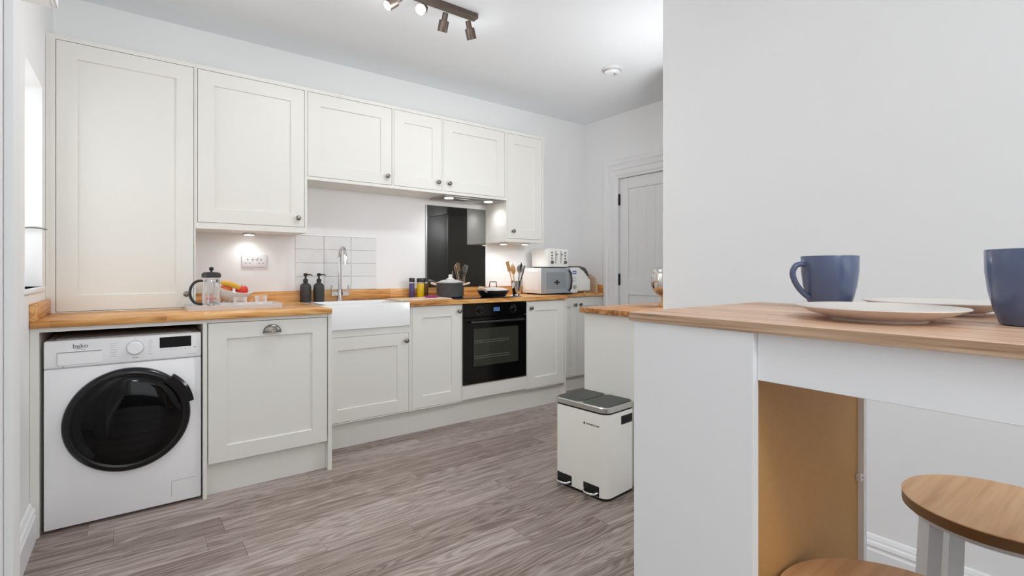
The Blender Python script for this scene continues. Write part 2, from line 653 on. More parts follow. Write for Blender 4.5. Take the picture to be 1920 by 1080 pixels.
b.box(XE, XE + 0.12, DY0 - 0.02, DY0 + 0.001, 0, DZ + 0.02)
b.box(XE, XE + 0.12, DY0, DY1, DZ - 0.001, DZ + 0.02)
struct(b.build('trim_1', 'gloss_white', smooth=25))
struct(MB().box(XE + 0.12, XE + 0.16, DY0 - 0.1, DY1 + 0.1, 0, DZ + 0.1).build('wall_passage', 'wall', smooth=0))

# wall tiles over the sink, each its own piece
tw, tz = (1.509 - 0.908) / 3, [1.021, 1.121, 1.221, 1.3205, 1.418]
for k in range(4):
    for i in range(3):
        MB().box(0.908 + i * tw + 0.0012, 0.908 + (i + 1) * tw - 0.0012, YW - 0.008, YW, tz[k] + 0.0012, tz[k + 1] - 0.0012, 0.0015, 1) \
            .build('tile', 'tile', wall_back)
MB().box(0.908, 1.509, YW - 0.009, YW, 1.418, 1.426, 0.003).build('tile_edging', 'gloss_white', wall_back)


# ------------------------------------------------------------------ kitchen cabinets
def shaker(b, x0, x1, z0, z1, yf, t=0.02, s=0.083, rec=0.009):
    """a framed door front facing -Y with a sunk panel"""
    y1 = yf + t
    e = 0.0015
    rows = [[(x0, y1, z0), (x1, y1, z0), (x1, y1, z1), (x0, y1, z1)],
            [(x0, yf + e, z0), (x1, yf + e, z0), (x1, yf + e, z1), (x0, yf + e, z1)],
            [(x0 + e, yf, z0 + e), (x1 - e, yf, z0 + e), (x1 - e, yf, z1 - e), (x0 + e, yf, z1 - e)],
            [(x0 + s, yf, z0 + s), (x1 - s, yf, z0 + s), (x1 - s, yf, z1 - s), (x0 + s, yf, z1 - s)],
            [(x0 + s + 0.003, yf + rec, z0 + s + 0.003), (x1 - s - 0.003, yf + rec, z0 + s + 0.003),
             (x1 - s - 0.003, yf + rec, z1 - s - 0.003), (x0 + s + 0.003, yf + rec, z1 - s - 0.003)]]
    return b.grid(rows, True, True, True)


def knob(parent, x, z, yf, r=0.0165):
    M = Matrix.Translation((x, yf, z)) @ Matrix.Rotation(PI / 2, 4, 'X')
    return MB(M).lathe([(0.010, 0), (0.010, 0.002), (0.006, 0.005), (0.0055, 0.014), (r * 0.8, 0.018), (r, 0.023), (r * 0.96, 0.027), (r * 0.7, 0.0305),
                        (0.001, 0.032)], n=20).build('knob', 'pewter', parent, smooth=50)


def framed(t, x0, x1, z0, z1, yf, yb, doors, fw=0.0, name='body'):
    """carcass behind, frame flush with the doors, inset doors [(x0,x1,z0,z1,knobx,knobz)]"""
    b = MB()
    b.box(x0, x1, yf + 0.024, yb, z0, z1)
    xs = sorted(doors)
    g = 0.0022
    zb, zt = min(d[2] for d in xs), max(d[3] for d in xs)
    if zb - g > z0:
        b.box(x0, x1, yf, yf + 0.0245, z0, zb - g)
    if zt + g < z1:
        b.box(x0, x1, yf, yf + 0.0245, zt + g, z1)
    cur = x0
    for d in xs:
        if d[0] - g > cur + 0.001:
            b.box(cur, d[0] - g, yf, yf + 0.0245, zb - g, zt + g)
        cur = d[1] + g
    if x1 > cur + 0.001:
        b.box(cur, x1, yf, yf + 0.0245, zb - g, zt + g)
    b.build(name, 'cab', t, smooth=0)
    for d in doors:
        dd = shaker(MB(), d[0], d[1], d[2], d[3], yf).build('door', 'cab', t, smooth=0)
        if d[4] is not None:
            knob(dd, d[4], d[5], yf)


YU, ZT = 3.445, 2.378
UG = 'off white kitchen wall cabinets'
ub = YW - 0.001
WTZ = 0.945
# tall cupboard on the worktop
t = thing('tall_cupboard', 'tall off-white panelled cupboard standing on the worktop above the washing machine', 'cabinet', (-0.04, 3.6, WTZ + 0.001))
framed(t, XL + 0.001, 0.281, WTZ + 0.001, ZT, YU, ub, [(-0.325, 0.271, 0.953, 2.352, 0.235, 1.03)])
MB().box(-0.348, -0.3455, YU - 0.0015, YU, WTZ + 0.001, ZT - 0.03).build('filler_bead', 'cab', t, smooth=0)
specs = [
    ('wall_cabinet', 'deep off-white wall cabinet above the double wall socket', 0.2815, 0.906, 1.414, (0.292, 0.889, 1.452, 2.352), 0.846, 1.508),
    ('wall_cabinet', 'short wide off-white wall cabinet above the sink tap', 0.9065, 1.509, 1.770, (0.911, 1.500, 1.793, 2.352), 1.462, 1.853),
    ('wall_cabinet', 'narrowest of the short off-white cabinets, between the sink and hood cabinets', 1.5095, 1.9255, 1.770, (1.519, 1.917, 1.793, 2.352), 1.880, 1.853),
    ('wall_cabinet', 'short wide off-white wall cabinet over the extractor hood', 1.926, 2.545, 1.770, (1.934, 2.525, 1.793, 2.352), 1.978, 1.853),
    ('wall_cabinet', 'narrow deep off-white wall cabinet above the toaster, last in the row', 2.5455, 2.966, 1.415, (2.556, 2.945, 1.445, 2.352), 2.612, 1.508),
]
for nm, lb, x0, x1, z0, d, kx, kz in specs:
    t = thing(nm, lb, 'cabinet', ((x0 + x1) / 2, 3.6, z0), UG)
    framed(t, x0, x1, z0, ZT, YU, ub, [d + (kx, kz)])


def downlight(x, y, z, label, power=1.3):
    t = thing('under_cabinet_light', label, 'light', (x, y, z - 0.012), 'lights under the wall cabinets')
    MB().lathe([(0.036, 0), (0.036, 0.0115)], (x, y, z - 0.012), 28).build('housing', 'steel', t)
    MB().lathe([(0.029, -0.0015), (0.029, 0)], (x, y, z - 0.012), 24).build('lens', 'lamp_soft', t)
    d = bpy.data.lights.new('under_cabinet_lamp', 'SPOT')
    d.energy, d.spot_size, d.spot_blend, d.shadow_soft_size = power, 2.6, 0.8, 0.025
    d.color = (0.97, 0.985, 1.0)
    o = bpy.data.objects.new('under_cabinet_lamp', d)
    C.objects.link(o)
    o.location = (x, y, z - 0.016)


downlight(0.60, 3.68, 1.413, 'bright round light under the cabinet above the wall socket', 2.0)
downlight(2.64, 3.62, 1.414, 'round light under the narrow end cabinet, nearer the black splashback', 3.0)
downlight(2.84, 3.56, 1.414, 'round light under the narrow end cabinet, above the toaster', 2.0)

# extractor hood set into the underside of the bridging cabinet
t = thing('extractor_hood', 'slim grey extractor hood with two lights under the wall cabinet', 'extractor hood', (2.235, 3.6, 1.757))
MB().box(1.96, 2.51, 3.475, 3.73, 1.757, 1.7695, 0.003).build('plate', 'hood_steel', t)
MB().box(2.10, 2.37, 3.53, 3.70, 1.753, 1.757, 0.001).build('filter', 'steel', t)
for x in (2.04, 2.43):
    MB().lathe([(0.036, -0.003), (0.036, 0)], (x, 3.55, 1.757), 24).build('lens', 'lamp_soft', t)
    d = bpy.data.lights.new('hood_lamp', 'SPOT')
    d.energy, d.spot_size, d.spot_blend, d.shadow_soft_size = 3.5, 2.7, 0.8, 0.03
    o = bpy.data.objects.new('hood_lamp', d)
    C.objects.link(o)
    o.location = (x, 3.55, 1.75)

# black glass splashback
tag(MB().box(1.939, 2.543, YW - 0.007, YW - 0.0005, 1.022, 1.718, 0.001, 1).build('splashback', 'black_glass', smooth=0),
    'glossy black glass splashback on the wall behind the hob', 'splashback')

# ---- base units, deep left block
YB = 2.97
t = thing('appliance_housing', 'off-white surround and end panels framing the washing machine niche', 'cabinet', (-0.04, 3.3, 0))
MB().box(XL + 0.001, -0.335, YB, 3.60, 0, 0.895).build('side_panel', 'cab', t, smooth=0)
MB().box(0.274, 0.291, YB - 0.003, 3.60, 0, 0.895).build('side_panel', 'cab', t, smooth=0)
MB().box(XL + 0.001, 0.291, YB, YB + 0.02, 0.895, 0.9145).build('top_rail', 'cab', t, smooth=0)
MB().box(-0.335, 0.274, 3.60, 3.62, 0, 0.9145).build('back_panel', 'dark_void', t, smooth=0)  # coloured dark to give the shade inside the unlit niche
t = thing('dishwasher_cabinet', 'off-white panelled dishwasher front with a metal cup handle', 'cabinet', (0.6, 3.3, 0))
MB().box(0.2915, 0.8965, 2.995, 3.60, 0.168, 0.9145).box(0.2915, 0.8965, YB, 2.996, 0.8965, 0.9145).build('body', 'cab', t, smooth=0)
dd = shaker(MB(), 0.297, 0.893, 0.170, 0.893, YB).build('door', 'cab', t, smooth=0)
b = MB()
R_, H_ = 0.047, 0.046
rows = []
for j in range(9):
    a = j / 8 * PI / 2
    rows.append([(0.597 + R_ * math.cos(a) ** 0.55 * math.cos(PI * i / 16), YB - 0.001 - 0.026 * math.sin(a), 0.826 + H_ * math.cos(a) ** 0.55 * math.sin(PI * i / 16) + 0.006 * math.sin(a))
                 for i in range(17)])
b.grid(rows)
hd = b.build('cup_handle', 'pewter', dd, smooth=60)
md = hd.modifiers.new('thick', 'SOLIDIFY')
md.thickness = 0.002
MB().box(0.2915, 0.8965, 3.012, 3.028, 0.0, 0.1675).build('plinth', 'cab', t, smooth=0)
MB().box(0.8975, 0.919, YB - 0.003, 3.44, 0, 0.9145).build('end_panel', 'cab', t, smooth=0)

# ---- base units, main run
YD = 3.24
BB = YW - 0.03
BG = 'off white base cabinets in the main run'
t = thing('sink_cabinet', 'off-white base cabinet with a wide panelled door under the white sink', 'cabinet', (1.25, 3.5, 0.172), BG)
framed(t, 0.945, 1.5495, 0.172, 0.779, YD, BB, [(0.957, 1.536, 0.180, 0.730, 1.512, 0.675)])
t = thing('base_cabinet', 'narrow off-white base cabinet between the sink and the black oven', 'cabinet', (1.77, 3.5, 0.172), BG)
framed(t, 1.550, 1.976, 0.172, 0.9145, YD, BB, [(1.564, 1.969, 0.181, 0.909, 1.944, 0.860)])
t = thing('oven_housing', 'off-white oven housing with a plain panel below the black oven', 'cabinet', (2.29, 3.5, 0.172), BG)
MB().box(1.9765, 1.981, YD + 0.004, BB, 0.172, 0.9145).box(2.598, 2.6025, YD + 0.004, BB, 0.172, 0.9145) \
    .box(1.981, 2.598, YD + 0.024, BB, 0.172, 0.29).build('body', 'cab', t, smooth=0)
MB().box(1.980, 2.600, YD, YD + 0.02, 0.180, 0.287, 0.0015, 1).build('panel', 'cab', t, smooth=0)
t = thing('base_cabinet', 'narrow off-white base cabinet right of the black oven', 'cabinet', (2.82, 3.5, 0.172), BG)
framed(t, 2.603, 3.032, 0.172, 0.9145, YD, BB, [(2.613, 3.028, 0.181, 0.909, 2.645, 0.852)])
MB().box(3.0325, 3.05, YD - 0.002, BB, 0.0, 0.9145).build('end_panel', 'cab', t, smooth=0)
tag(MB().box(0.9195, 3.032, 3.287, 3.303, 0, 0.171).build('plinth_board', 'cab', smooth=0), 'long off-white plinth board under the main run of base cabinets', 'plinth')
t = thing('corner_cupboard', 'shallow off-white double-door cupboard at the end under the air fryer', 'cabinet', (3.43, 3.6, 0.12))
framed(t, 3.0505, XE - 0.001, 0.14, 0.9145, 3.485, BB, [(3.06, 3.428, 0.15, 0.905, 3.395, 0.835), (3.436, 3.806, 0.15, 0.905, 3.468, 0.835)])
MB().box(3.0505, XE - 0.001, 3.53, 3.55, 0.0, 0.139).build('plinth', 'cab', t, smooth=0)
MB().box(3.30, 3.345, 3.4835, 3.4845, 0.806, 0.81).build('badge', 'print_grey', t, smooth=0)

# ---- worktops and upstands
WB = 0.915
OB = 0.003
tag(MB().box(XL + 0.002, 0.917, 2.95, 3.749, WB, WTZ, OB).build('worktop', 'oak'), 'oiled oak worktop over the washing machine and dishwasher front', 'worktop')
b = MB()
pl = [(1.5475, 3.215), (3.035, 3.215)] + [(3.035 + 0.03 * math.sin(a), 3.245 - 0.03 * math.cos(a)) for a in [i * PI / 10 for i in range(1, 6)]] + \
     [(3.065, 3.44), (3.085, 3.46), (XE - 0.001, 3.46), (XE - 0.001, 3.749), (1.5475, 3.749)]
b.prism(pl, 'z', WB, WTZ)
tag(b.build('worktop', 'oak', smooth=20), 'long oak worktop carrying the hob, pans and microwave', 'worktop')
b = MB()
b.box(0.2825, XE - 0.022, 3.75, YW - 0.0005, WTZ - 0.01, 1.0205, 0.002)
tag(b.build('upstand', 'oak'), 'long low oak upstand along the wall behind the sink and hob', 'upstand')
tag(MB().box(XL + 0.001, XL + 0.021, 2.952, 3.443, WTZ + 0.0005, 1.0205, 0.002).build('upstand', 'oak_y'),
    'short oak upstand against the side wall by the window', 'upstand')
tag(MB().box(XE - 0.021, XE - 0.001, 3.462, 3.748, WTZ + 0.0005, 1.0205, 0.002).build('upstand', 'oak_y'),
    'short oak upstand on the end wall behind the air fryer', 'upstand')

# ---- belfast sink with drainer ledge
SX0, SX1, SY0, SY1, SZ0, SZ1 = 0.920, 1.5455, 3.228, 3.749, 0.781, 0.944


def rrect(x0, x1, y0, y1, r, z, n=6):
    pts = []
    for cx, cy, a0 in ((x1 - r, y1 - r, 0), (x0 + r, y1 - r, 1), (x0 + r, y0 + r, 2), (x1 - r, y0 + r, 3)):
        for i in range(n + 1):
            a = (a0 + i / n) * PI / 2
            pts.append((cx + r * math.cos(a), cy + r * math.sin(a), z))
    return pts


t = thing('belfast_sink', 'white ceramic butler sink set between the oak worktops', 'sink', (1.23, 3.5, SZ0))
b = MB()
rw = 0.026
bx0, by1 = SX0 + 0.06, SY1 - 0.13
b.grid([rrect(SX0, SX1, SY0, SY1, 0.008, SZ0), rrect(SX0, SX1, SY0, SY1, 0.008, SZ1 - 0.006), rrect(SX0 + 0.004, SX1 - 0.004, SY0 + 0.004, SY1 - 0.004, 0.008, SZ1),
        rrect(bx0, SX1 - rw, SY0 + rw, by1, 0.03, SZ1), rrect(bx0 + 0.006, SX1 - rw - 0.006, SY0 + rw + 0.006, by1 - 0.006, 0.03, SZ1 - 0.01),
        rrect(bx0 + 0.02, SX1 - rw - 0.02, SY0 + rw + 0.02, by1 - 0.02, 0.03, SZ0 + 0.02)], True, True, True)
b.build('basin', 'ceramic', t, smooth=40)
MB().lathe([(0.035, 0), (0.035, 0.003), (0.02, 0.001)], (1.24, 3.42, SZ0 + 0.0195), 20).build('drain', 'chrome', t)

# mixer tap
tx, ty, tz0 = 1.194, 3.672, SZ1
t = thing('mixer_tap', 'chrome swan-neck mixer tap with two lever handles behind the sink', 'tap', (tx, ty, tz0))
MB().lathe([(0.026, 0), (0.026, 0.006), (0.021, 0.01), (0.021, 0.085), (0.0135, 0.092)], (tx, ty, tz0), 24).build('body', 'chrome', t)
pts = [(tx, ty, tz0 + 0.085), (tx, ty, tz0 + 0.2), (tx, ty, tz0 + 0.315)]
for i in range(1, 13):
    a = i / 12 * PI * 0.97
    pts.append((tx, ty - 0.062 + 0.062 * math.cos(a), tz0 + 0.315 + 0.074 * math.sin(a)))
pts += [(tx, ty - 0.126, tz0 + 0.29), (tx, ty - 0.127, tz0 + 0.262)]
MB().tube(pts, 0.0125, 14).build('spout', 'chrome', t, smooth=60)
for s_ in (-1, 1):
    h = MB().tube([(tx + s_ * 0.018, ty, tz0 + 0.052), (tx + s_ * 0.062, ty, tz0 + 0.052)], 0.016, 14).build('valve', 'chrome', t)
    MB().tube([(tx + s_ * 0.055, ty, tz0 + 0.06), (tx + s_ * 0.06, ty - 0.004, tz0 + 0.08), (tx + s_ * 0.062, ty - 0.008, tz0 + 0.115)], [0.007, 0.006, 0.005], 10) \
        .build('lever', 'chrome', h)

# ---- washing machine
WX0, WX1, WZb, WZt, WYf = -0.323, 0.268, 0.012, 0.852, 2.985
t = thing('washing_machine', 'white front-loading washing machine with a round black porthole door', 'washing machine', ((WX0 + WX1) / 2, 3.27, 0))
MB().box(WX0, WX1, WYf + 0.012, 3.55, WZb, WZt - 0.004, 0.008).build('body', 'washer_white', t)
MB().box(WX0 + 0.0005, WX1 - 0.0005, WYf, WYf + 0.02, WZb + 0.002, 0.7265, 0.006).build('front_panel', 'washer_white', t)
cp = MB().box(WX0 + 0.0005, WX1 - 0.0005, WYf - 0.004, WYf + 0.05, 0.729, WZt, 0.008, 3).build('control_panel', 'washer_white', t)
MB().box(WX0 + 0.04, WX1 - 0.04, 3.02, 3.5, WZt - 0.003, WZt + 0.004, 0.002).build('top_plate', 'print_grey', t)
for x in (WX0 + 0.05, WX1 - 0.05):
    for y in (3.04, 3.5):
        MB().cyl((x, y, 0), 0.022, 0, WZb + 0.001, 16).build('foot', 'rubber', t)
yc = WYf - 0.004
# detergent drawer: recess lip and front
dr = MB().box(-0.278, -0.122, yc - 0.0035, yc + 0.001, 0.742, 0.802, 0.0015, 1).build('detergent_drawer', 'washer_white', t)
MB().box(-0.276, -0.124, yc - 0.0042, yc - 0.0032, 0.7965, 0.8005).build('drawer_grip', 'seam', dr, smooth=0)
MB().box(-0.2785, -0.2772, yc - 0.004, yc - 0.003, 0.742, 0.80).build('drawer_edge', 'seam', dr, smooth=0)
dm = Matrix.Translation((-0.002, yc, 0.797)) @ Matrix.Rotation(PI / 2, 4, 'X')
dl = MB(dm).lathe([(0.033, 0), (0.033, 0.003), (0.030, 0.004), (0.029, 0.019), (0.026, 0.022), (0.001, 0.0225)], n=32).build('programme_dial', 'washer_white', cp)
MB(dm).lathe([(0.0345, 0), (0.0345, 0.0012)], n=32).build('dial_ring', 'print_grey', cp)
MB().box(0.094, 0.224, yc - 0.0008, yc + 0.001, 0.786, 0.838, 0.0004, 1).build('display', 'display_black', cp)
b = MB()
for i in range(7):
    for sx, wd in ((-0.082, 0.026), (0.058, 0.018)):
        b.box(sx - wd / 2, sx + wd / 2 - 0.006 * (i % 3 == 1), yc - 0.0004, yc + 0.0004, 0.7622 + i * 0.0105, 0.7634 + i * 0.0105)
for i in range(7):
    b.box(0.1 + i * 0.019, 0.107 + i * 0.019, yc - 0.0004, yc + 0.0004, 0.7745, 0.7765)
b.box(-0.012, 0.01, yc - 0.0004, yc + 0.0004, 0.748, 0.7505).box(-0.008, 0.004, yc - 0.0004, yc + 0.0004, 0.841, 0.8425)
b.box(0.205, 0.248, yc - 0.0004, yc + 0.0004, 0.7465, 0.748).box(0.236, 0.245, yc - 0.0004, yc + 0.0004, 0.778, 0.782)
b.build('panel_markings', 'print_grey', cp, smooth=0)['kind'] = 'stuff'
text('beko', 0.027, (-0.199, yc - 0.0004, 0.823), FRONT, 'print_dark', cp, 'brand_lettering')
MB().tube([(-0.217 + 0.036 * q, yc - 0.0006, 0.809 + 0.003 * math.sin(q * 5)) for q in [i / 10 for i in range(11)]], 0.0008, 6).build('brand_underline', 'print_dark', cp)
text('7', 0.022, (-0.272, yc - 0.0004, 0.7395), FRONT, 'print_grey', cp, 'capacity_lettering')
text('kg', 0.011, (-0.259, yc - 0.0004, 0.7355), FRONT, 'print_grey', cp, 'capacity_lettering')
# filter flap
fl = MB()
for (x0, x1, z0, z1) in ((0.142, 0.242, 0.121, 0.1222), (0.142, 0.1432, 0.045, 0.122)):
    fl.box(x0, x1, WYf - 0.0006, WYf + 0.0005, z0, z1)
fl.build('filter_flap', 'seam', t, smooth=0)
PM = Matrix.Translation((-0.022, WYf, 0.462)) @ Matrix.Rotation(PI / 2, 4, 'X')
pd = MB(PM).lathe([(0.243, -0.001), (0.243, 0.012), (0.238, 0.024), (0.226, 0.031), (0.214, 0.032), (0.208, 0.028)], n=72).build('porthole_ring', 'washer_ring', t, smooth=40)
MB(PM).lathe([(0.2085, 0.0275), (0.2, 0.034), (0.17, 0.0395), (0.12, 0.043), (0.06, 0.0448), (0.0, 0.045)], n=72).build('glass', 'washer_glass', pd, smooth=70)
b = MB(PM)
rows = []
for i in range(13):
    a = math.radians(13 + i * 36 / 12)
    ro, ri = 0.268 - 0.006 * abs(i - 6) / 6, 0.214
    rows.append([(ri * math.cos(a), ri * math.sin(a), 0.03), (ro * math.cos(a), ro * math.sin(a), 0.018), (ro * math.cos(a), ro * math.sin(a), 0.04),
                 ((ro - 0.012) * math.cos(a), (ro - 0.012) * math.sin(a), 0.048), (ri * math.cos(a), ri * math.sin(a), 0.044)])
b.grid(rows, True, True, True)
b.build('handle', 'washer_ring', pd, smooth=30)

# ---- oven
OX0, OX1, OZ0, OZ1, OY = 1.983, 2.596, 0.293, 0.9085, 3.232
t = thing('built_in_oven', 'black built-in electric oven with a glass door and bar handle', 'oven', ((OX0 + OX1) / 2, 3.5, OZ0))
MB().box(OX0 + 0.01, OX1 - 0.01, OY + 0.02, 3.72, OZ0 + 0.003, OZ1 - 0.004).build('body', 'oven_black', t, smooth=0)
fp = MB().box(OX0, OX1, OY, OY + 0.02, 0.806, OZ1, 0.002, 1).build('control_panel', 'oven_black', t)
MB().box(2.262, 2.322, OY - 0.0008, OY + 0.001, 0.845, 0.875).build('clock_display', 'display_blue', fp, smooth=0)
for x in (2.128, 2.458):
    KM = Matrix.Translation((x, OY, 0.857)) @ Matrix.Rotation(PI / 2, 4, 'X')
    kn = MB(KM).lathe([(0.02, 0), (0.02, 0.004), (0.017, 0.006), (0.0165, 0.02), (0.001, 0.021)], n=24).build('knob', 'oven_black', fp)
    MB(KM).box(-0.003, 0.003, -0.018, 0.018, 0.019, 0.026, 0.001, 1).build('knob_grip', 'dark_plastic', kn)
    b = MB(KM)
    for i in range(12):
        a = i / 12 * 2 * PI
        b.lathe([(0.0018, 0), (0.0018, 0.0006)], (0.031 * math.cos(a), 0.031 * math.sin(a), 0), 6)
    b.build('knob_markings', 'print_grey', fp, smooth=0)['kind'] = 'stuff'
od = MB().box(OX0, OX1, OY, OY + 0.022, OZ0, 0.802, 0.003, 1).build('door', 'oven_black', t)
MB().box(OX0 + 0.092, OX1 - 0.088, OY - 0.0012, OY + 0.001, 0.425, 0.716, 0.0006, 1).build('window', 'oven_window', od, smooth=0)
for z in (0.605, 0.487):
    b = MB()
    for q in (0, 0.016):
        b.tube([(OX0 + 0.095 + i * 0.028, OY - 0.002, z + q + 0.003 * (i % 2)) for i in range(13)], 0.0014, 6)
    b.build('rack', 'oven_rack', od)
b = MB()
b.box(2.032, 2.545, OY - 0.038, OY - 0.024, 0.760, 0.776, 0.004)
b.box(2.06, 2.08, OY - 0.026, OY + 0.001, 0.762, 0.774).box(2.50, 2.52, OY - 0.026, OY + 0.001, 0.762, 0.774)
b.build('handle', 'dark_plastic', od)
MB().box(OX0 + 0.001, OX1 - 0.001, OY + 0.002, OY + 0.01, OZ0 - 0.004, OZ0 - 0.0005).build('bottom_trim', 'steel', t, smooth=0)

# ---- peninsula behind the bin
t = thing('peninsula_unit', 'off-white peninsula cabinet end behind the pedal bin', 'cabinet', (2.57, 1.87, 0))
MB().box(2.165, 3.02, 1.64, 2.11, 0, WB - 0.0005).build('body', 'cab', t, smooth=0)
MB().box(2.145, 2.164, 1.636, 2.118, 0, WB - 0.0005, 0.001, 1).build('end_panel', 'cab', t, smooth=0)
tag(MB().box(2.118, 3.03, 1.6345, 2.135, WB, WTZ, OB).build('worktop', 'oak_end'), 'short oak worktop on the peninsula carrying the polished kettle', 'worktop')
# kettle on the peninsula
kx, ky = 2.60, 1.87
t = thing('kettle', 'polished metal kettle on the peninsula, half hidden by the wall corner', 'kettle', (kx, ky, WTZ))
MB().lathe([(0.045, 0), (0.045, 0.01), (0.03, 0.02), (0.026, 0.055), (0.03, 0.062)], (kx, ky, WTZ), 28).build('stand', 'spoon_wood', t)
MB().lathe([(0.03, 0.06), (0.055, 0.075), (0.082, 0.105), (0.088, 0.125), (0.084, 0.2), (0.078, 0.225), (0.062, 0.238), (0.03, 0.243), (0.001, 0.244)], (kx, ky, WTZ), 36) \
    .build('body', 'steel_mirror', t, smooth=60)
MB().lathe([(0.012, 0.243), (0.008, 0.25), (0.013, 0.262), (0.001, 0.268)], (kx, ky, WTZ), 16).build('lid_knob', 'dark_plastic', t)
MB().tube([(kx + 0.08, ky, WTZ + 0.21), (kx + 0.125, ky, WTZ + 0.215), (kx + 0.13, ky, WTZ + 0.15), (kx + 0.082, ky, WTZ + 0.12)], 0.009, 10).build('handle', 'dark_plastic', t)

# tall fridge in the nook behind the partition, seen only as a reflection in the splashback
t = thing('fridge_freezer', 'tall black fridge freezer mirrored in the black splashback', 'fridge', (3.35, 1.92, 0))
MB().box(3.05, 3.66, 1.645, 2.15, 0, 1.86, 0.004).build('body', 'fridge', t)
for z0, z1 in ((0.05, 0.70), (0.71, 1.855)):
    dd = MB().box(3.05, 3.66, 2.153, 2.20, z0, z1, 0.006).build('door', 'fridge', t)
    MB().box(3.09, 3.11, 2.20, 2.225, z0 + 0.15, z0 + 0.45, 0.004).build('handle', 'steel', dd)


t = thing('overhead_cupboard', 'dark cupboard above the fridge, mirrored at the top of the splashback', 'cabinet', (3.35, 1.92, 1.865))
MB().box(3.05, 3.66, 1.645, 2.16, 1.865, 2.35, 0.002).build('body', 'fridge', t)
MB().box(3.055, 3.655, 2.162, 2.18, 1.87, 2.345, 0.002).build('door', 'fridge', t)

# ------------------------------------------------------------------ pedal bin
Mb = Matrix.Translation((1.878, 1.700, 0)) @ Matrix.Rotation(math.radians(5), 4, 'Z')
BW, BD, BH = 0.36, 0.255, 0.475      # along Y, along X, height
t = thing('pedal_bin', 'cream double pedal bin with a dark steel lid beside the peninsula', 'bin', Mb.translation)


def rr(b, x0, x1, y0, y1, r_, z0, z1, e=0.0, top=True):
    b.grid([rrect(x0, x1, y0, y1, r_, z0), rrect(x0, x1, y0, y1, r_, z1 - e), rrect(x0 + e, x1 - e, y0 + e, y1 - e, r_, z1)] if e else
           [rrect(x0, x1, y0, y1, r_, z0), rrect(x0, x1, y0, y1, r_, z1)], True, True, True)
    return b


rr(MB(Mb), 0, BD, 0, BW, 0.045, 0.014, 0.436).build('body', 'bin_cream', t, smooth=30)
rr(MB(Mb), 0.002, BD - 0.002, 0.002, BW - 0.002, 0.045, 0.0, 0.014).build('base_ring', 'rubber', t, smooth=30)
rr(MB(Mb), 0.001, BD - 0.001, 0.001, BW - 0.001, 0.045, 0.436, 0.445).build('rim_seal', 'rubber', t, smooth=30)
ld = rr(MB(Mb), -0.002, BD + 0.002, -0.002, BW + 0.002, 0.046, 0.445, 0.472, 0.004).build('lid_frame', 'steel', t, smooth=30)
rr(MB(Mb), 0.010, BD - 0.010, 0.010, BW / 2 - 0.004, 0.03, 0.471, 0.4755, 0.002).build('lid', 'lid_steel', ld, smooth=30)
rr(MB(Mb), 0.010, BD - 0.010, BW / 2 + 0.004, BW - 0.010, 0.03, 0.471, 0.4755, 0.002).build('lid', 'lid_steel', ld, smooth=30)
for y0 in (0.045, 0.228):
    rc = MB(Mb).box(-0.0015, 0.004, y0, y0 + 0.105, 0.014, 0.068, 0.004).build('pedal_recess', 'rubber', t)
    MB(Mb).tube([(0.0, y0 + 0.012, 0.034), (-0.022, y0 + 0.018, 0.03), (-0.03, y0 + 0.035, 0.029), (-0.031, y0 + 0.07, 0.029), (-0.022, y0 + 0.087, 0.03), (0.0, y0 + 0.093, 0.034)],
                0.0062, 10).build('pedal', 'chrome', rc, smooth=60)
hr = MB(Mb).box(0.122, 0.222, -0.0015, 0.004, 0.368, 0.414, 0.004).build('grip_recess', 'rubber', t)
MB(Mb).box(0.127, 0.217, -0.003, 0.0, 0.369, 0.379, 0.002).build('grip', 'dark_plastic', hr)
ym = 0.088
q = Mb @ Vector((-0.0004, ym, 0.372))
text('SONGMICS HOME', 0.0105, q, Mb.to_3x3().to_4x4() @ SIDE, 'print_dark', t, 'brand_lettering', bold=0.0003)
q = Mb @ Vector((-0.0006, ym + 0.054, 0.373))
MB(Matrix.Translation(q) @ Mb.to_3x3().to_4x4() @ Matrix.Rotation(PI / 4, 4, 'X')).box(-0.0004, 0.0004, -0.0055, 0.0055, -0.0055, 0.0055).build('emblem', 'print_dark', t, smooth=0)

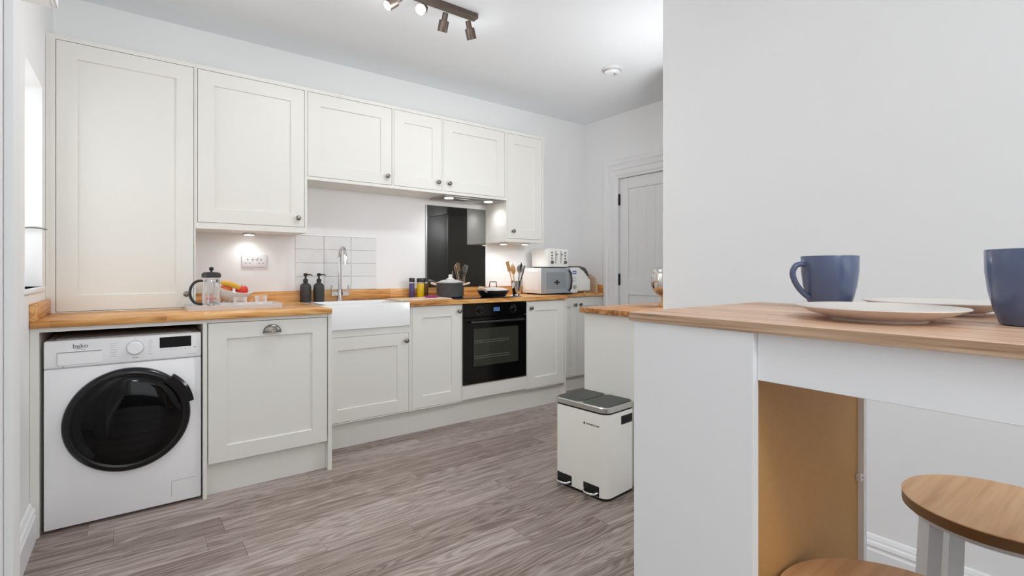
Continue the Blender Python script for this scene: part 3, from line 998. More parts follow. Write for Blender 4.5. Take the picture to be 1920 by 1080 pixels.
# ------------------------------------------------------------------ ceiling fittings
LZ = ZC - 0.03
t = thing('spotlight_bar', 'grey metal ceiling spotlight bar with four adjustable heads', 'light', (1.36, 2.54, ZC - 0.001))
MB().box(1.075, 1.648, 2.515, 2.565, ZC - 0.032, ZC - 0.001, 0.002, 1).build('bar', 'bronze_grey', t)
FW, RT = Vector((0.6032, 0.7976, 0)), Vector((0.7976, -0.6032, 0))
UZ = Vector((0, 0, 1))
heads = [(1.15, RT * -0.62 - FW * 0.42 - UZ * 0.64, 0.9), (1.298, RT * -0.05 - FW * 0.8 - UZ * 0.55, 1.9),
         (1.435, RT * -0.25 + FW * 0.40 - UZ * 0.88, 0.45), (1.592, RT * 0.2 + FW * 0.42 - UZ * 0.88, 0.7)]
for x, dv, pf in heads:
    dv = Vector(dv).normalized()
    MB().tube([(x, 2.54, ZC - 0.03), (x, 2.54, ZC - 0.062)], 0.004, 8).build('stem', 'chrome', t)
    p0 = Vector((x, 2.54, ZC - 0.064))
    R = dv.to_track_quat('Z', 'Y').to_matrix().to_4x4()
    HM = Matrix.Translation(p0) @ R
    hd = MB(HM).lathe([(0.014, -0.012), (0.0165, -0.008), (0.0165, 0.028), (0.0165, 0.0285), (0.028, 0.030), (0.029, 0.034), (0.029, 0.092), (0.027, 0.092), (0.0252, 0.064)], n=28) \
        .build('spot_head', 'bronze_grey', t, smooth=40)
    MB(HM).lathe([(0.0247, 0.066), (0.0247, 0.069), (0.012, 0.0725), (0.001, 0.0735)], n=24).build('bulb', 'lamp_glow', hd)
    for kind_, pw in (('SPOT', SPOT_POWER), ('POINT', SPOT_POWER * 0.06)):      # reflector beam and the bare bulb's spill
        d = bpy.data.lights.new('spot_lamp', kind_)
        d.energy = pw * pf
        d.shadow_soft_size = 0.03
        d.color = (0.96, 0.985, 1.0)
        if kind_ == 'SPOT':
            d.spot_size, d.spot_blend = math.radians(172), 1.0
        o = bpy.data.objects.new('spot_lamp', d)
        C.objects.link(o)
        o.location = p0 + dv * 0.125
        o.rotation_euler = (-dv).to_track_quat('Z', 'Y').to_euler()
t = thing('smoke_alarm', 'round white smoke alarm on the ceiling', 'smoke alarm', (2.915, 2.58, ZC - 0.001))
MB().lathe([(0.07, -0.001), (0.07, -0.012), (0.062, -0.014), (0.062, -0.034), (0.052, -0.046), (0.02, -0.05), (0.001, -0.05)], (2.915, 2.58, ZC), 40).build('body', 'white_plastic', t)
MB().lathe([(0.066, -0.022), (0.0635, -0.022), (0.0635, -0.026), (0.066, -0.026)], (2.915, 2.58, ZC), 40, closed=True).build('vent_ring', 'print_grey', t)
MB().lathe([(0.012, -0.049), (0.012, -0.054), (0.001, -0.0545)], (2.915, 2.555, ZC), 16).build('button', 'print_grey', t)

# wall socket
t = thing('double_socket', 'white double wall socket with two switches above the tray', 'socket', (0.646, YW, 1.187))
MB().box(0.569, 0.722, YW - 0.011, YW - 0.0005, 1.189, 1.274, 0.003).build('plate', 'white_plastic', t)
for x in (0.632, 0.659):
    MB().box(x - 0.0085, x + 0.0085, YW - 0.017, YW - 0.010, 1.241, 1.263, 0.002).build('switch', 'white_plastic', t)
for cx_ in (0.605, 0.686):
    MB().box(cx_ - 0.003, cx_ + 0.003, YW - 0.0115, YW - 0.0105, 1.236, 1.245).box(cx_ - 0.015, cx_ - 0.008, YW - 0.0115, YW - 0.0105, 1.214, 1.218) \
        .box(cx_ + 0.008, cx_ + 0.015, YW - 0.0115, YW - 0.0105, 1.214, 1.218).build('pin_holes', 'print_dark', t, smooth=0)

# ------------------------------------------------------------------ things on the left worktop
TRX0, TRX1, TRY0, TRY1 = 0.222, 0.700, 3.175, 3.435
t = thing('serving_tray', 'pale grey rectangular serving tray on the oak worktop', 'tray', (0.46, 3.3, WTZ + 0.0005))
b = MB()
z0 = WTZ + 0.0005
b.grid([rrect(TRX0 + 0.004, TRX1 - 0.004, TRY0 + 0.004, TRY1 - 0.004, 0.012, z0), rrect(TRX0, TRX1, TRY0, TRY1, 0.014, z0 + 0.026),
        rrect(TRX0 + 0.006, TRX1 - 0.006, TRY0 + 0.006, TRY1 - 0.006, 0.012, z0 + 0.026), rrect(TRX0 + 0.010, TRX1 - 0.010, TRY0 + 0.010, TRY1 - 0.010, 0.012, z0 + 0.008)],
       True, True, True)
b.build('tray_body', 'tray', t, smooth=30)
TZ = z0 + 0.0082
# cafetiere
fx, fy, fz = 0.345, 3.30, TZ
t = thing('cafetiere', 'glass and chrome cafetiere with a black curved handle on the tray', 'coffee press', (fx, fy, fz))
MB().lathe([(0.041, 0.012), (0.0425, 0.016), (0.0425, 0.165), (0.0445, 0.172), (0.043, 0.172), (0.041, 0.165), (0.041, 0.018), (0.001, 0.016)], (fx, fy, fz), 32).build('beaker', 'glass', t)
b = MB()
for i in range(4):
    a = PI / 4 + i * PI / 2 + 0.35
    c_, s_ = math.cos(a), math.sin(a)
    b.strip([(fx + 0.0455 * c_, fy + 0.0455 * s_, fz), (fx + 0.0455 * c_, fy + 0.0455 * s_, fz + 0.155)], (-0.005 * s_, 0.005 * c_, 0), (0.001 * c_, 0.001 * s_, 0))
b.lathe([(0.0435, 0.148), (0.0465, 0.148), (0.0465, 0.160), (0.0435, 0.160)], (fx, fy, fz), 32, closed=True)
b.lathe([(0.0435, 0.02), (0.0465, 0.02), (0.0465, 0.026), (0.0435, 0.026)], (fx, fy, fz), 32, closed=True)
b.build('frame', 'chrome', t)
ld = MB().lathe([(0.044, 0.172), (0.049, 0.176), (0.049, 0.186), (0.046, 0.196), (0.036, 0.202), (0.006, 0.204), (0.005, 0.212)], (fx, fy, fz), 32).build('lid', 'black_matt', t)
MB().lathe([(0.005, 0.21), (0.011, 0.216), (0.0125, 0.223), (0.010, 0.230), (0.001, 0.233)], (fx, fy, fz), 18).build('plunger_knob', 'dark_plastic', ld)
MB().lathe([(0.0025, 0.05), (0.0025, 0.18)], (fx, fy, fz), 8).lathe([(0.039, 0.048), (0.039, 0.052)], (fx, fy, fz), 24).build('plunger', 'chrome', t)
hdv = Vector((-0.9946, 0.104, 0))
pts = []
for i in range(15):
    a = PI / 2 - i / 14 * PI
    pts.append(Vector((fx, fy, fz + 0.088)) + hdv * (0.055 + 0.048 * math.cos(a)) + Vector((0, 0, 0.066 * math.sin(a))))
pts = [Vector((fx, fy, fz + 0.154)) + hdv * 0.045] + pts + [Vector((fx, fy, fz + 0.022)) + hdv * 0.045]
MB().tube(pts, 0.0072, 12).build('handle', 'black_matt', t, smooth=60)
rt = math.atan2(-0.104, 0.9946)
text('bodum', 0.017, Vector((fx, fy, fz + 0.055)) + Vector((0.104, 0.9946, 0)) * -0.0438, Matrix.Rotation(rt, 4, 'Z') @ FRONT, 'print_red', t, 'brand_lettering', bold=0.0004)


def glass_cup(x, y, r_, h_, ang, label):
    t = thing('glass_cup', label, 'cup', (x, y, TZ), 'glass cups on the tray')
    MB().lathe([(r_ * 0.82, 0), (r_ * 0.95, 0.004), (r_, h_), (r_ - 0.0025, h_), (r_ * 0.93 - 0.002, 0.008), (0.001, 0.007)], (x, y, TZ), 28).build('cup_body', 'glass', t)
    d = Vector((math.cos(ang), math.sin(ang), 0))
    P = [Vector((x, y, TZ + h_ * 0.52)) + d * (r_ - 0.002 + 0.020 * math.cos(a)) + Vector((0, 0, h_ * 0.3 * math.sin(a))) for a in [PI / 2 - i / 8 * PI for i in range(9)]]
    MB().tube(P, 0.0033, 8).build('handle', 'glass', t, smooth=60)


AW = math.atan2(0.15, -0.98)
glass_cup(0.500, 3.36, 0.036, 0.052, AW, 'clear glass cup in front of the fruit bowl on the tray')
glass_cup(0.610, 3.34, 0.033, 0.060, AW, 'clear glass cup near the empty end of the tray')
for x, y, lb in ((0.470, 3.285, 'small red wrapped sweet on the tray beside the cafetiere'), (0.545, 3.265, 'small red wrapped sweet on the tray between the glass cups')):
    b = MB(Matrix.Translation((x, y, TZ + 0.004)) @ Matrix.Rotation(0.4, 4, 'Z'))
    b.grid([[(u, w_ * math.cos(k * PI / 4), w_ * 0.6 * math.sin(k * PI / 4)) for k in range(8)] for u, w_ in
            ((-0.02, 0.008), (-0.012, 0.003), (-0.008, 0.006), (0.0, 0.0075), (0.008, 0.006), (0.012, 0.003), (0.02, 0.008))], True, True, True)
    tag(b.build('wrapped_sweet', 'red_wrap'), lb, 'sweet', 'red sweets on the tray')

# fruit bowl
bx, by = 0.475, 3.60
TM = Matrix.Translation((bx, by, WTZ)) @ Matrix.Rotation(math.radians(12), 4, 'Y') @ Matrix.Rotation(math.radians(14), 4, 'X')
t = thing('fruit_bowl', 'white tilted fruit bowl on the worktop behind the tray', 'bowl', (bx, by, WTZ))
MB(Matrix.Translation((bx, by, WTZ))).lathe([(0.045, 0.0005), (0.047, 0.006), (0.038, 0.03)], n=28).build('foot', 'ceramic', t)
MB(TM).lathe([(0.035, 0.026), (0.07, 0.045), (0.098, 0.08), (0.110, 0.118), (0.106, 0.119), (0.092, 0.082), (0.064, 0.052), (0.001, 0.040)], n=40).build('bowl_body', 'ceramic', t)


def fruit_at(u, v, w_):
    return TM @ Vector((u, v, w_))


p = fruit_at(0.040, -0.036, 0.116)
t = thing('apple', 'red apple at the front of the white fruit bowl', 'apple', p)
MB(Matrix.Translation(p)).lathe([(0.001, -0.030), (0.014, -0.034), (0.030, -0.022), (0.037, 0.0), (0.034, 0.018), (0.02, 0.031), (0.008, 0.030), (0.001, 0.024)], n=24).build('flesh', 'apple', t, smooth=80)
MB(Matrix.Translation(p)).tube([(0, 0, 0.022), (0.003, 0, 0.04)], 0.0015, 6).build('stem', 'amber_brown', t)
p = fruit_at(-0.045, -0.025, 0.108)
tag(MB(Matrix.Translation(p)).lathe([(0.001, -0.034), (0.018, -0.03), (0.032, -0.014), (0.036, 0.0), (0.032, 0.015), (0.018, 0.031), (0.001, 0.034)], n=24).build('orange', 'orange', smooth=80),
    'orange fruit in the bowl half hidden by the banana', 'orange')
P = [fruit_at(-0.100 + 0.155 * q, -0.066 + 0.02 * q, 0.150 - 0.032 * q + 0.014 * math.sin(q * PI)) for q in [i / 12 for i in range(13)]]
t = thing('banana', 'yellow banana lying across the fruit bowl', 'banana', P[6])
MB().tube(P, [0.004, 0.009, 0.013, 0.0155, 0.0165, 0.017, 0.017, 0.0165, 0.016, 0.0145, 0.012, 0.008, 0.004], 8).build('peel', 'banana', t, smooth=40)
MB().tube([P[0], fruit_at(-0.114, -0.068, 0.151)], 0.004, 6).build('stem', 'amber_brown', t)

# soap dispensers
for x, a, lb in ((0.955, 0.3, 'dark soap dispenser bottle further from the chrome tap'), (1.046, 0.15, 'dark soap dispenser bottle next to the chrome tap')):
    y, z = 3.672, SZ1
    t = thing('soap_dispenser', lb, 'soap dispenser', (x, y, z), 'soap dispensers by the sink')
    MB().lathe([(0.034, 0.0003), (0.037, 0.004), (0.037, 0.105), (0.034, 0.120), (0.022, 0.131), (0.014, 0.135), (0.014, 0.142)], (x, y, z), 28).build('bottle', 'dispenser', t, smooth=50)
    pu = MB().lathe([(0.0165, 0.140), (0.0165, 0.158), (0.012, 0.163), (0.006, 0.166), (0.006, 0.18), (0.013, 0.183), (0.014, 0.199), (0.010, 0.203), (0.001, 0.204)], (x, y, z), 20).build('pump', 'dark_plastic', t, smooth=40)
    MB().tube([(x, y, z + 0.193), (x + 0.03 * math.cos(-a), y - 0.012, z + 0.192), (x + 0.043 * math.cos(-a), y - 0.02, z + 0.187)], [0.005, 0.0042, 0.0034], 8).build('nozzle', 'dark_plastic', pu)

# ------------------------------------------------------------------ things on the main worktop
def grinder(x, y, r_, h_, content, label):
    t = thing('spice_jar', label, 'jar', (x, y, WTZ + 0.0004), 'spice jars beside the sink')
    z = WTZ + 0.0004
    MB().lathe([(r_ * 0.92, 0), (r_, 0.004), (r_, h_ * 0.70), (r_ * 0.9, h_ * 0.73)], (x, y, z), 22).build('jar_body', content, t, smooth=40)
    MB().lathe([(r_ * 0.9, h_ * 0.73), (r_ * 0.92, h_ * 0.76), (r_ * 0.92, h_ * 0.80)], (x, y, z), 22).build('collar', 'steel', t)
    MB().lathe([(r_ * 1.02, h_ * 0.80), (r_ * 1.06, h_ * 0.98), (r_ * 1.0, h_)], (x, y, z), 22).build('cap', 'black_matt', t)


grinder(1.778, 3.69, 0.022, 0.16, 'purple', 'slim spice jar with purple contents and a black cap')
grinder(1.842, 3.665, 0.030, 0.158, 'yellow', 'wider spice jar with bright yellow contents')
grinder(1.905, 3.70, 0.024, 0.158, 'amber_brown', 'spice jar with brown contents beside the black splashback')
tag(MB().box(1.505, 1.925, 3.30, 3.55, WTZ + 0.0005, WTZ + 0.0125, 0.004).build('chopping_board', 'board_wood'), 'pale chopping board lying over the edge of the sink', 'chopping board')
b = MB(Matrix.Translation((1.835, 3.46, WTZ + 0.013)) @ Matrix.Rotation(0.25, 4, 'Z'))
b.grid([[(1.5 * q * math.cos(k * PI / 12), q * math.sin(k * PI / 12), zz) for k in range(24)] for q, zz in ((0.03, 0), (0.04, 0.004), (0.042, 0.011), (0.038, 0.011), (0.03, 0.005))], True, True, True)
tag(b.build('spoon_rest', 'magenta'), 'small magenta spoon rest on the chopping board', 'spoon rest')

# induction hob
t = thing('hob', 'flat black glass hob set on the oak worktop', 'hob', (2.24, 3.47, WTZ))
MB().box(1.955, 2.535, 3.262, 3.70, WTZ + 0.0003, WTZ + 0.006, 0.001, 1).build('glass_top', 'black_gloss', t, smooth=0)
for x, y in ((2.09, 3.37), (2.09, 3.59), (2.39, 3.37), (2.39, 3.59)):
    MB().lathe([(0.085, 0.0), (0.087, 0.0), (0.087, 0.0004), (0.085, 0.0004)], (x, y, WTZ + 0.006), 36, closed=True).build('zone_ring', 'print_grey', t, smooth=0)
HZ = WTZ + 0.0066
# casserole
px, py = 2.035, 3.52
t = thing('casserole', 'speckled dark grey casserole with pale side handles and glass lid', 'pot', (px, py, HZ))
MB().lathe([(0.100, 0), (0.108, 0.006), (0.113, 0.108), (0.116, 0.112), (0.116, 0.116), (0.110, 0.116), (0.105, 0.01), (0.001, 0.008)], (px, py, HZ), 44).build('pot_body', 'pot', t, smooth=40)
ld = MB().lathe([(0.114, 0.1165), (0.114, 0.120), (0.108, 0.121), (0.07, 0.137), (0.03, 0.143), (0.03, 0.1405), (0.07, 0.134), (0.106, 0.1185)], (px, py, HZ), 44, closed=True).build('lid', 'glass', t, smooth=50)
MB().lathe([(0.117, 0.1165), (0.117, 0.1205), (0.1125, 0.1215), (0.1125, 0.1165)], (px, py, HZ), 44, closed=True).build('lid_rim', 'steel', ld)
MB().lathe([(0.034, 0.139), (0.036, 0.145), (0.02, 0.152), (0.014, 0.16), (0.015, 0.178), (0.012, 0.182), (0.001, 0.183)], (px, py, HZ), 24).build('lid_knob', 'plate', ld, smooth=50)
for s_ in (-1, 1):
    dv = Vector((0.80 * s_, -0.60 * s_, 0))
    nv = Vector((0.60, 0.80, 0))
    P = [Vector((px, py, HZ + 0.1)) + dv * (0.106 + 0.046 * math.sin(a)) + nv * (0.040 * math.cos(a)) + Vector((0, 0, 0.012 * math.sin(a))) for a in [i / 10 * PI for i in range(11)]]
    MB().tube(P, 0.009, 10).build('handle', 'beige_handle', t, smooth=60)
# frying pan
px, py = 2.37, 3.395
t = thing('frying_pan', 'dark frying pan with a pale handle and a glass lid', 'pan', (px, py, HZ))
MB().lathe([(0.095, 0), (0.105, 0.004), (0.134, 0.045), (0.138, 0.05), (0.133, 0.05), (0.102, 0.008), (0.001, 0.006)], (px, py, HZ), 44).build('pan_body', 'pan', t, smooth=40)
ld = MB().lathe([(0.131, 0.051), (0.131, 0.054), (0.09, 0.069), (0.03, 0.077), (0.001, 0.078), (0.001, 0.075), (0.03, 0.074), (0.09, 0.066), (0.126, 0.0515)], (px, py, HZ), 44).build('lid', 'glass', t, smooth=50)
MB().lathe([(0.135, 0.0505), (0.135, 0.055), (0.130, 0.056), (0.130, 0.0505)], (px, py, HZ), 44, closed=True).build('lid_rim', 'steel', ld)
u = Vector((0.7976, -0.6032, 0))
P0 = Vector((px, py, HZ + 0.076))
MB().tube([P0 - u * 0.03, P0 - u * 0.026 + Vector((0, 0, 0.044)), P0 + u * 0.026 + Vector((0, 0, 0.044)), P0 + u * 0.03], 0.0045, 8).build('lid_handle', 'black_matt', ld)
hv = Vector((-0.86, -0.51, 0)).normalized()
P = [Vector((px, py, HZ)) + hv * d_ + Vector((0, 0, z_)) for d_, z_ in ((0.128, 0.042), (0.15, 0.056), (0.18, 0.066), (0.215, 0.074), (0.25, 0.078), (0.265, 0.078))]
MB().tube(P, [0.010, 0.012, 0.0125, 0.0135, 0.014, 0.009], 12).build('handle', 'beige_handle', t, smooth=60)

# utensil holder with utensils
ux, uy = 2.553, 3.315
t = thing('utensil_holder', 'slim polished steel utensil holder on the worktop beside the microwave', 'utensil holder', (ux, uy, WTZ))
MB().lathe([(0.052, 0.0004), (0.052, 0.008), (0.03, 0.016), (0.033, 0.02), (0.046, 0.135), (0.044, 0.135), (0.030, 0.024), (0.001, 0.022)], (ux, uy, WTZ), 32).build('cup', 'steel_mirror', t, smooth=45)


def utensil(name, label, ang, lean, L, kind, m):
    base = Vector((ux + 0.011 * math.cos(ang), uy + 0.011 * math.sin(ang), WTZ + 0.03))
    d = Vector((lean * math.cos(ang), lean * math.sin(ang), 1)).normalized()
    T = Matrix.Translation(base) @ d.to_track_quat('Z', 'Y').to_matrix().to_4x4() @ Matrix.Rotation(random.uniform(0, 0.8), 4, 'Z')
    t = thing(name, label, 'utensil', base, 'utensils in the steel holder')
    MB(T).tube([(0, 0, 0), (0, 0, L)], [0.005, 0.0045], 8).build('shaft', m, t)
    b = MB(T)
    if kind == 'spatula':
        b.strip([(0, 0, L - 0.01), (0, 0, L + 0.01), (0, 0, L + 0.075)], (0.026, 0, 0), (0, 0.0018, 0))
    elif kind == 'spoon':
        b.grid([[(w_ * math.cos(k * PI / 6), 0.009 * (w_ / 0.026) * math.sin(k * PI / 6), L + zz) for k in range(12)] for w_, zz in
                ((0.005, -0.005), (0.018, 0.012), (0.026, 0.035), (0.024, 0.055), (0.012, 0.072), (0.003, 0.076))], True, True, True)
    else:
        for k in range(4):
            a = k * PI / 4
            b.tube([(0.022 * math.sin(q * PI) * math.cos(a), 0.022 * math.sin(q * PI) * math.sin(a), L + 0.085 * q) for q in [i / 8 for i in range(9)]], 0.0014, 5)
            b.tube([(-0.022 * math.sin(q * PI) * math.cos(a), -0.022 * math.sin(q * PI) * math.sin(a), L + 0.085 * q) for q in [i / 8 for i in range(9)]], 0.0014, 5)
    b.build('head', m, t, smooth=50)


R0 = math.atan2(-0.6032, 0.7976)       # direction that reads as sideways in the picture
utensil('wooden_spatula', 'wooden spatula leaning furthest out of the steel holder', R0 + PI, 0.25, 0.20, 'spatula', 'spoon_wood')
utensil('whisk', 'wire whisk standing among the utensils in the holder', R0 + PI - 1.05, 0.24, 0.175, 'whisk', 'chrome')
utensil('wooden_spoon', 'wooden spoon standing at the front of the utensil holder', R0 + PI + 1.05, 0.23, 0.165, 'spoon', 'spoon_wood')
utensil('serving_spoon', 'steel serving spoon at the wall side of the utensil holder', R0 + 1.05, 0.23, 0.175, 'spoon', 'steel_mirror')
utensil('serving_spoon', 'tallest steel spoon standing at the front of the utensil holder', R0 - 1.05, 0.23, 0.19, 'spoon', 'steel_mirror')
utensil('slotted_turner', 'dark turner leaning towards the microwave in the utensil holder', R0, 0.25, 0.165, 'spatula', 'dark_plastic')

# microwave
MX0, MX1, MY0, MY1, MZ0, MZ1 = 2.915, 3.355, 3.40, 3.69, WTZ + 0.012, 1.190
t = thing('microwave', 'white microwave with a grey mirrored door on the worktop', 'microwave', ((MX0 + MX1) / 2, 3.55, WTZ))
MB().box(MX0, MX1, MY0 + 0.02, MY1, MZ0, MZ1, 0.006).build('body', 'white_plastic', t)
MB().box(MX0 + 0.03, MX1 - 0.03, MY0 + 0.05, MY1 - 0.03, WTZ + 0.0005, MZ0).build('feet', 'rubber', t, smooth=0)
MB().box(MX0 - 0.0015, MX0 + 0.001, MY0 + 0.06, MY1 - 0.04, MZ0 + 0.03, MZ1 - 0.03, 0.001, 1).build('side_panel', 'white_plastic', t)
dd = MB().box(MX0, 3.262, MY0, MY0 + 0.022, MZ0, MZ1, 0.004).build('door', 'mw_grey', t)
MB().box(MX0 + 0.05, 3.20, MY0 - 0.0008, MY0 + 0.001, MZ0 + 0.04, MZ1 - 0.04).build('door_window', 'mw_window', dd, smooth=0)
MB().box(3.055, 3.125, MY0 - 0.0016, MY0 - 0.0006, 1.052, 1.064).box(3.079, 3.101, MY0 - 0.0018, MY0 - 0.0007, 1.036, 1.08, 0.0004, 1).build('turntable_hub', 'dark_plastic', dd, smooth=0)
b = MB()
b.tube([(3.242, MY0 + 0.002, MZ0 + 0.02), (3.245, MY0 - 0.024, MZ0 + 0.045), (3.247, MY0 - 0.032, (MZ0 + MZ1) / 2), (3.245, MY0 - 0.024, MZ1 - 0.045), (3.242, MY0 + 0.002, MZ1 - 0.02)], 0.0085, 10)
b.build('door_handle', 'dark_plastic', dd, smooth=60)
pn = MB().box(3.264, MX1, MY0, MY0 + 0.022, MZ0, MZ1, 0.004).build('control_panel', 'white_plastic', t)
MB().box(3.288, 3.336, MY0 - 0.001, MY0 + 0.001, 1.132, 1.164).build('display', 'label_blue', pn, smooth=0)
MB().box(3.298, 3.326, MY0 - 0.0014, MY0 - 0.0006, 1.142, 1.154).build('display_digits', 'white_plastic', pn, smooth=0)
b = MB()
for i in range(4):
    b.box(3.292, 3.332, MY0 - 0.0006, MY0 + 0.0005, 1.06 + i * 0.014, 1.0635 + i * 0.014)
b.build('panel_markings', 'print_grey', pn, smooth=0)['kind'] = 'stuff'
MB(Matrix.Translation((3.312, MY0, 1.012)) @ Matrix.Rotation(PI / 2, 4, 'X')).lathe([(0.021, 0), (0.021, 0.004), (0.017, 0.005), (0.016, 0.016), (0.001, 0.017)], n=24).build('knob', 'steel', pn)
# toaster on the microwave
AX0, AX1, AY0, AY1, AZ0, AZ1 = 3.015, 3.29, 3.45, 3.685, MZ1 + 0.008, 1.372
t = thing('toaster', 'white four-slice toaster standing on top of the microwave', 'toaster', (3.15, 3.56, MZ1))
MB().box(AX0, AX1, AY0, AY1, AZ0, AZ1, 0.022, 4).build('body', 'cream_plastic', t, smooth=50)
MB().box(AX0 + 0.02, AX1 - 0.02, AY0 + 0.02, AY1 - 0.02, MZ1 + 0.0005, AZ0 + 0.004).build('base', 'rubber', t, smooth=0)
for x in (3.06, 3.115, 3.175, 3.23):
    MB().box(x - 0.009, x + 0.009, AY0 + 0.04, AY1 - 0.035, AZ1 - 0.002, AZ1 + 0.0008).build('slot', 'dark_void', t, smooth=0)
for x in (3.120, 3.185):
    MB().box(x - 0.006, x + 0.006, AY0 - 0.002, AY0 + 0.003, AZ0 + 0.035, AZ1 - 0.02, 0.001, 1).build('lever_slot', 'steel', t)
    MB().box(x - 0.015, x + 0.015, AY0 - 0.016, AY0, AZ1 - 0.062, AZ1 - 0.048, 0.003).build('lever', 'chrome', t)
for x in (3.072, 3.238):
    for k in range(3):
        MB(Matrix.Translation((x, AY0, AZ1 - 0.04 - k * 0.027)) @ Matrix.Rotation(PI / 2, 4, 'X')).lathe([(0.0075, -0.001), (0.0075, 0.003), (0.001, 0.004)], n=14).build('button', 'dark_plastic', t)
    MB(Matrix.Translation((x, AY0, AZ0 + 0.045)) @ Matrix.Rotation(PI / 2, 4, 'X')).lathe([(0.017, -0.001), (0.017, 0.004), (0.014, 0.014), (0.001, 0.015)], n=20).build('dial', 'pewter', t)
# air fryer seen side-on, front towards the door
FX, FY, FZ = 3.40, 3.60, WTZ
t = thing('air_fryer', 'cream air fryer with a dark lid window and drawer handle by the end wall', 'air fryer', (3.5, FY, FZ))
prof = [(0.0, 0.012), (-0.008, 0.06), (-0.004, 0.15), (0.012, 0.205), (0.05, 0.245), (0.10, 0.262), (0.15, 0.250), (0.185, 0.215), (0.205, 0.165), (0.212, 0.14), (0.21, 0.02), (0.20, 0.012)]


def fryer_rows(pf, ys, inset):
    return [[(FX + 0.1 + (u - 0.1) * k, FY + yy, FZ + 0.13 + (v - 0.13) * k) for u, v in pf] for yy, k in zip(ys, inset)]


MB().grid(fryer_rows(prof, (-0.11, -0.10, -0.07, 0.07, 0.10, 0.11), (0.86, 0.95, 1.0, 1.0, 0.95, 0.86)), True, True, True).build('body', 'cream_plastic', t, smooth=40)
b = MB()
b.grid([[(FX + 0.1 + (u - 0.1) * k, FY + yy, FZ + 0.13 + (v - 0.13) * k) for u, v in [(0.07, 0.258), (0.10, 0.266), (0.152, 0.254), (0.189, 0.217), (0.209, 0.165), (0.190, 0.165), (0.165, 0.19), (0.12, 0.232)]]
        for yy, k in zip((-0.114, -0.104, -0.072, 0.072, 0.104), (0.88, 0.965, 1.01, 1.01, 0.965))], True, True, True)
b.build('lid_window', 'fryer_grey', t, smooth=40)
dw = MB().box(FX + 0.055, FX + 0.218, FY - 0.116, FY + 0.085, FZ + 0.02, FZ + 0.138, 0.012, 3).build('drawer', 'cream_plastic', t, smooth=40)
MB().tube([(FX + 0.205, FY - 0.06, FZ + 0.125), (FX + 0.235, FY - 0.06, FZ + 0.13), (FX + 0.25, FY - 0.06, FZ + 0.105), (FX + 0.254, FY - 0.06, FZ + 0.035)], [0.015, 0.016, 0.014, 0.011], 12).build('handle', 'fryer_grey', dw, smooth=60)
for x in (FX + 0.03, FX + 0.18):
    for y in (FY - 0.07, FY + 0.07):
        MB().cyl((x, y, FZ + 0.0003), 0.012, 0, 0.02, 12).build('foot', 'cream_plastic', t)
# round board leaning on the end wall
b = MB(Matrix.Translation((XE - 0.026, 3.60, WTZ + 0.0008)) @ Matrix.Rotation(math.radians(-9), 4, 'Y'))
pl = [(-0.085, 0.0), (0.085, 0.0)] + [(0.085 * math.cos(a), 0.11 + 0.085 * math.sin(a)) for a in [i / 14 * PI for i in range(15)]]
b.prism(pl, 'x', -0.052, -0.038)
tag(b.build('chopping_board', 'board_wood', smooth=20), 'rounded wooden board leaning against the end wall behind the air fryer', 'chopping board')

# ------------------------------------------------------------------ breakfast table
KT = 0.8974
TXa, TXb, TYe, TYn = 0.671, 1.115, 0.556, -0.62
TT, TU = 1.095, 1.0805
t = thing('breakfast_table', 'white bar table with a light oak top and a storage end', 'table', (0.89, -0.03, 0))
MB().box(TXa, TXb, TYn, TYe, TU, TT, 0.0012, 1).build('tabletop', 'table_oak', t)
MB().box(TXa - 0.0006, TXa + 0.0002, TYn, TYe, TU + 0.0006, TT - 0.0006).build('edge_band', 'edge_oak', t, smooth=0)
PX0, PX1 = 0.675, 1.084
MB().box(PX0, PX0 + 0.0145, 0.3446, 0.5495, 0, TU - 0.0003, 0.0006, 1).build('side_panel', 'table_white', t, smooth=0)
MB().box(PX1, PX1 + 0.0145, 0.3446, 0.5495, 0, TU - 0.0003, 0.0006, 1).build('side_panel', 'table_white', t, smooth=0)
MB().box(PX0 + 0.0146, PX1 - 0.0001, 0.3545, 0.3575, 0.02, TU - 0.0004).build('back_board', 'hardboard', t, smooth=0)
for z in (0.05, 0.38, 0.72):
    MB().box(PX0 + 0.0147, PX1 - 0.0002, 0.358, 0.545, z, z + 0.0145).build('shelf', 'table_white', t, smooth=0)
for x in (PX0 + 0.010, PX1 - 0.004):
    MB().box(x, x + 0.0145, TYn + 0.02, 0.3443, 1.0139, TU - 0.0003, 0.0006, 1).build('apron', 'table_white', t, smooth=0)
MB().box(PX0, PX1 + 0.0145, TYn + 0.005, TYn + 0.0195, 0, TU - 0.0003).build('end_panel', 'table_white', t, smooth=0)
fc = MB().box(PX1 - 0.0105, PX1 + 0.003, 0.346, 0.3544, 0.773, 0.786, 0.001, 1).build('panel_clip', 'white_plastic', t)
MB(Matrix.Translation((PX1 - 0.004, 0.346, 0.7795)) @ Matrix.Rotation(PI / 2, 4, 'X')).lathe([(0.0022, 0), (0.0022, 0.0005)], n=10).build('screw', 'pewter', fc)


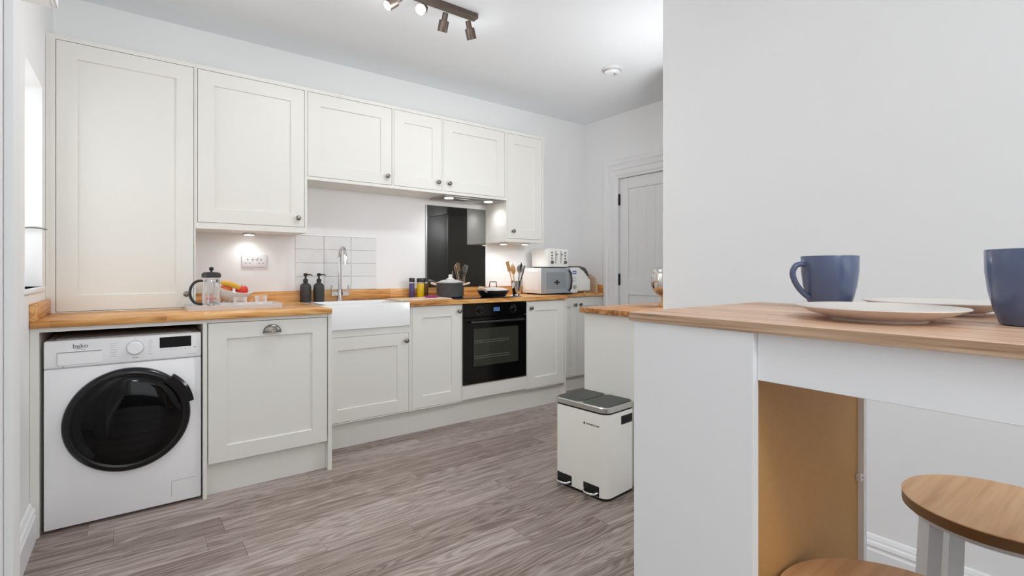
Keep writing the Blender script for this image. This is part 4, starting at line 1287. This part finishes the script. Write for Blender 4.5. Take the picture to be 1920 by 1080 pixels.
def mug(x, y, ang, label, s=1.0):
    t = thing('mug', label, 'mug', (x, y, TT + 0.0003), 'blue mugs on the breakfast table')
    z = TT + 0.0003
    MB().lathe([(0.030 * s, 0), (0.033 * s, 0.002), (0.0385 * s, 0.02 * s), (0.0435 * s, 0.042 * s), (0.0465 * s, 0.068 * s), (0.0472 * s, 0.0955 * s), (0.0466 * s, 0.097 * s), (0.0450 * s, 0.097 * s)],
               (x, y, z), 48).build('mug_body', 'mug', t, smooth=40)
    MB().lathe([(0.0455 * s, 0.0972 * s), (0.044 * s, 0.0968 * s), (0.041 * s, 0.04 * s), (0.034 * s, 0.01 * s), (0.001, 0.006)], (x, y, z), 48).build('inside', 'mug_in', t, smooth=60)
    d = Vector((math.cos(ang), math.sin(ang), 0))
    P = [Vector((x, y, z)) + d * u + Vector((0, 0, v)) for u, v in ((0.044, 0.080), (0.054, 0.082), (0.064, 0.078), (0.069, 0.066), (0.066, 0.052), (0.058, 0.038), (0.048, 0.027), (0.038, 0.019))]
    Q = []
    for i in range(len(P) - 1):         # smooth curve through the handle points
        a0, a1, a2, a3 = P[max(i - 1, 0)], P[i], P[i + 1], P[min(i + 2, len(P) - 1)]
        for q in (0, 0.25, 0.5, 0.75):
            Q.append(0.5 * (2 * a1 + (a2 - a0) * q + (2 * a0 - 5 * a1 + 4 * a2 - a3) * q * q + (3 * a1 - a0 - 3 * a2 + a3) * q ** 3))
    MB().tube(Q + [P[-1]], 0.0052, 12).build('handle', 'mug', t, smooth=60)


def plate(x, y, r_, label):
    z = TT + 0.0003
    o = MB().lathe([(r_ * 0.56, 0), (r_ * 0.58, 0.003), (r_ * 0.62, 0.004), (r_ * 0.82, 0.0105), (r_, 0.0185), (r_ * 0.998, 0.0198), (r_ * 0.9, 0.0165), (r_ * 0.68, 0.009), (0.001, 0.0075)], (x, y, z), 64) \
        .build('plate', 'plate', smooth=40)
    tag(o, label, 'plate', 'plates on the breakfast table')


mug(1.039, 0.386, math.atan2(0.6032, -0.7976), 'blue-grey mug with its handle showing, behind the front plate')
mug(0.905, 0.103, 0.2, 'blue-grey mug cut off by the edge of the picture')
plate(0.837, 0.250, 0.1, 'pale cream plate nearest the front edge of the breakfast table')
plate(1.056, 0.2335, 0.1, 'pale cream plate at the wall side of the breakfast table')


# ------------------------------------------------------------------ stools
def stool(cx, cy, rz, label):
    zs, r_ = 0.715, 0.152
    t = thing('bar_stool', label, 'stool', (0, 0, 0), 'round bar stools at the breakfast table')
    MB().lathe([(r_ - 0.001, zs - 0.0025), (r_, zs - 0.0015), (r_ - 0.001, zs)], n=72).build('seat', 'seat_oak', t, smooth=30)
    MB().lathe([(r_ - 0.0005, zs - 0.021), (r_ - 0.0005, zs - 0.0024)], n=72).build('seat_edge', 'seat_edge', t, smooth=30)
    MB().lathe([(0.135, zs - 0.033), (0.139, zs - 0.033), (0.139, zs - 0.0212), (0.135, zs - 0.0212)], n=48, closed=True).build('seat_ring', 'stool_white', t, smooth=30)
    for k in range(4):
        a = PI / 4 + k * PI / 2
        d, n_ = Vector((math.cos(a), math.sin(a), 0)), Vector((-math.sin(a), math.cos(a), 0))
        MB().strip([d * 0.122 + Vector((0, 0, zs - 0.022)), d * 0.160 + Vector((0, 0, 0.0))], n_ * 0.0155, d * 0.0125).build('leg', 'stool_white', t, smooth=0)
    for k in range(4):
        a = PI / 4 + k * PI / 2
        p0 = Vector((math.cos(a), math.sin(a), 0)) * 0.147 + Vector((0, 0, 0.24))
        p1 = Vector((math.cos(a + PI / 2), math.sin(a + PI / 2), 0)) * 0.147 + Vector((0, 0, 0.24))
        q = (p1 - p0).normalized()
        MB().strip([p0 + q * 0.01, p1 - q * 0.01], (0, 0, 0.009), (math.cos(a + PI / 4) * 0.006, math.sin(a + PI / 4) * 0.006, 0)).build('footrest', 'stool_white', t, smooth=0)
    t.location = (cx, cy, 0)
    t.rotation_euler = (0, 0, rz)


stool(1.318, 0.193, 0.0, 'round oak-topped white stool standing between the table and the wall')
stool(0.780, 0.198, 0.0, 'round oak-topped stool tucked under the breakfast table')
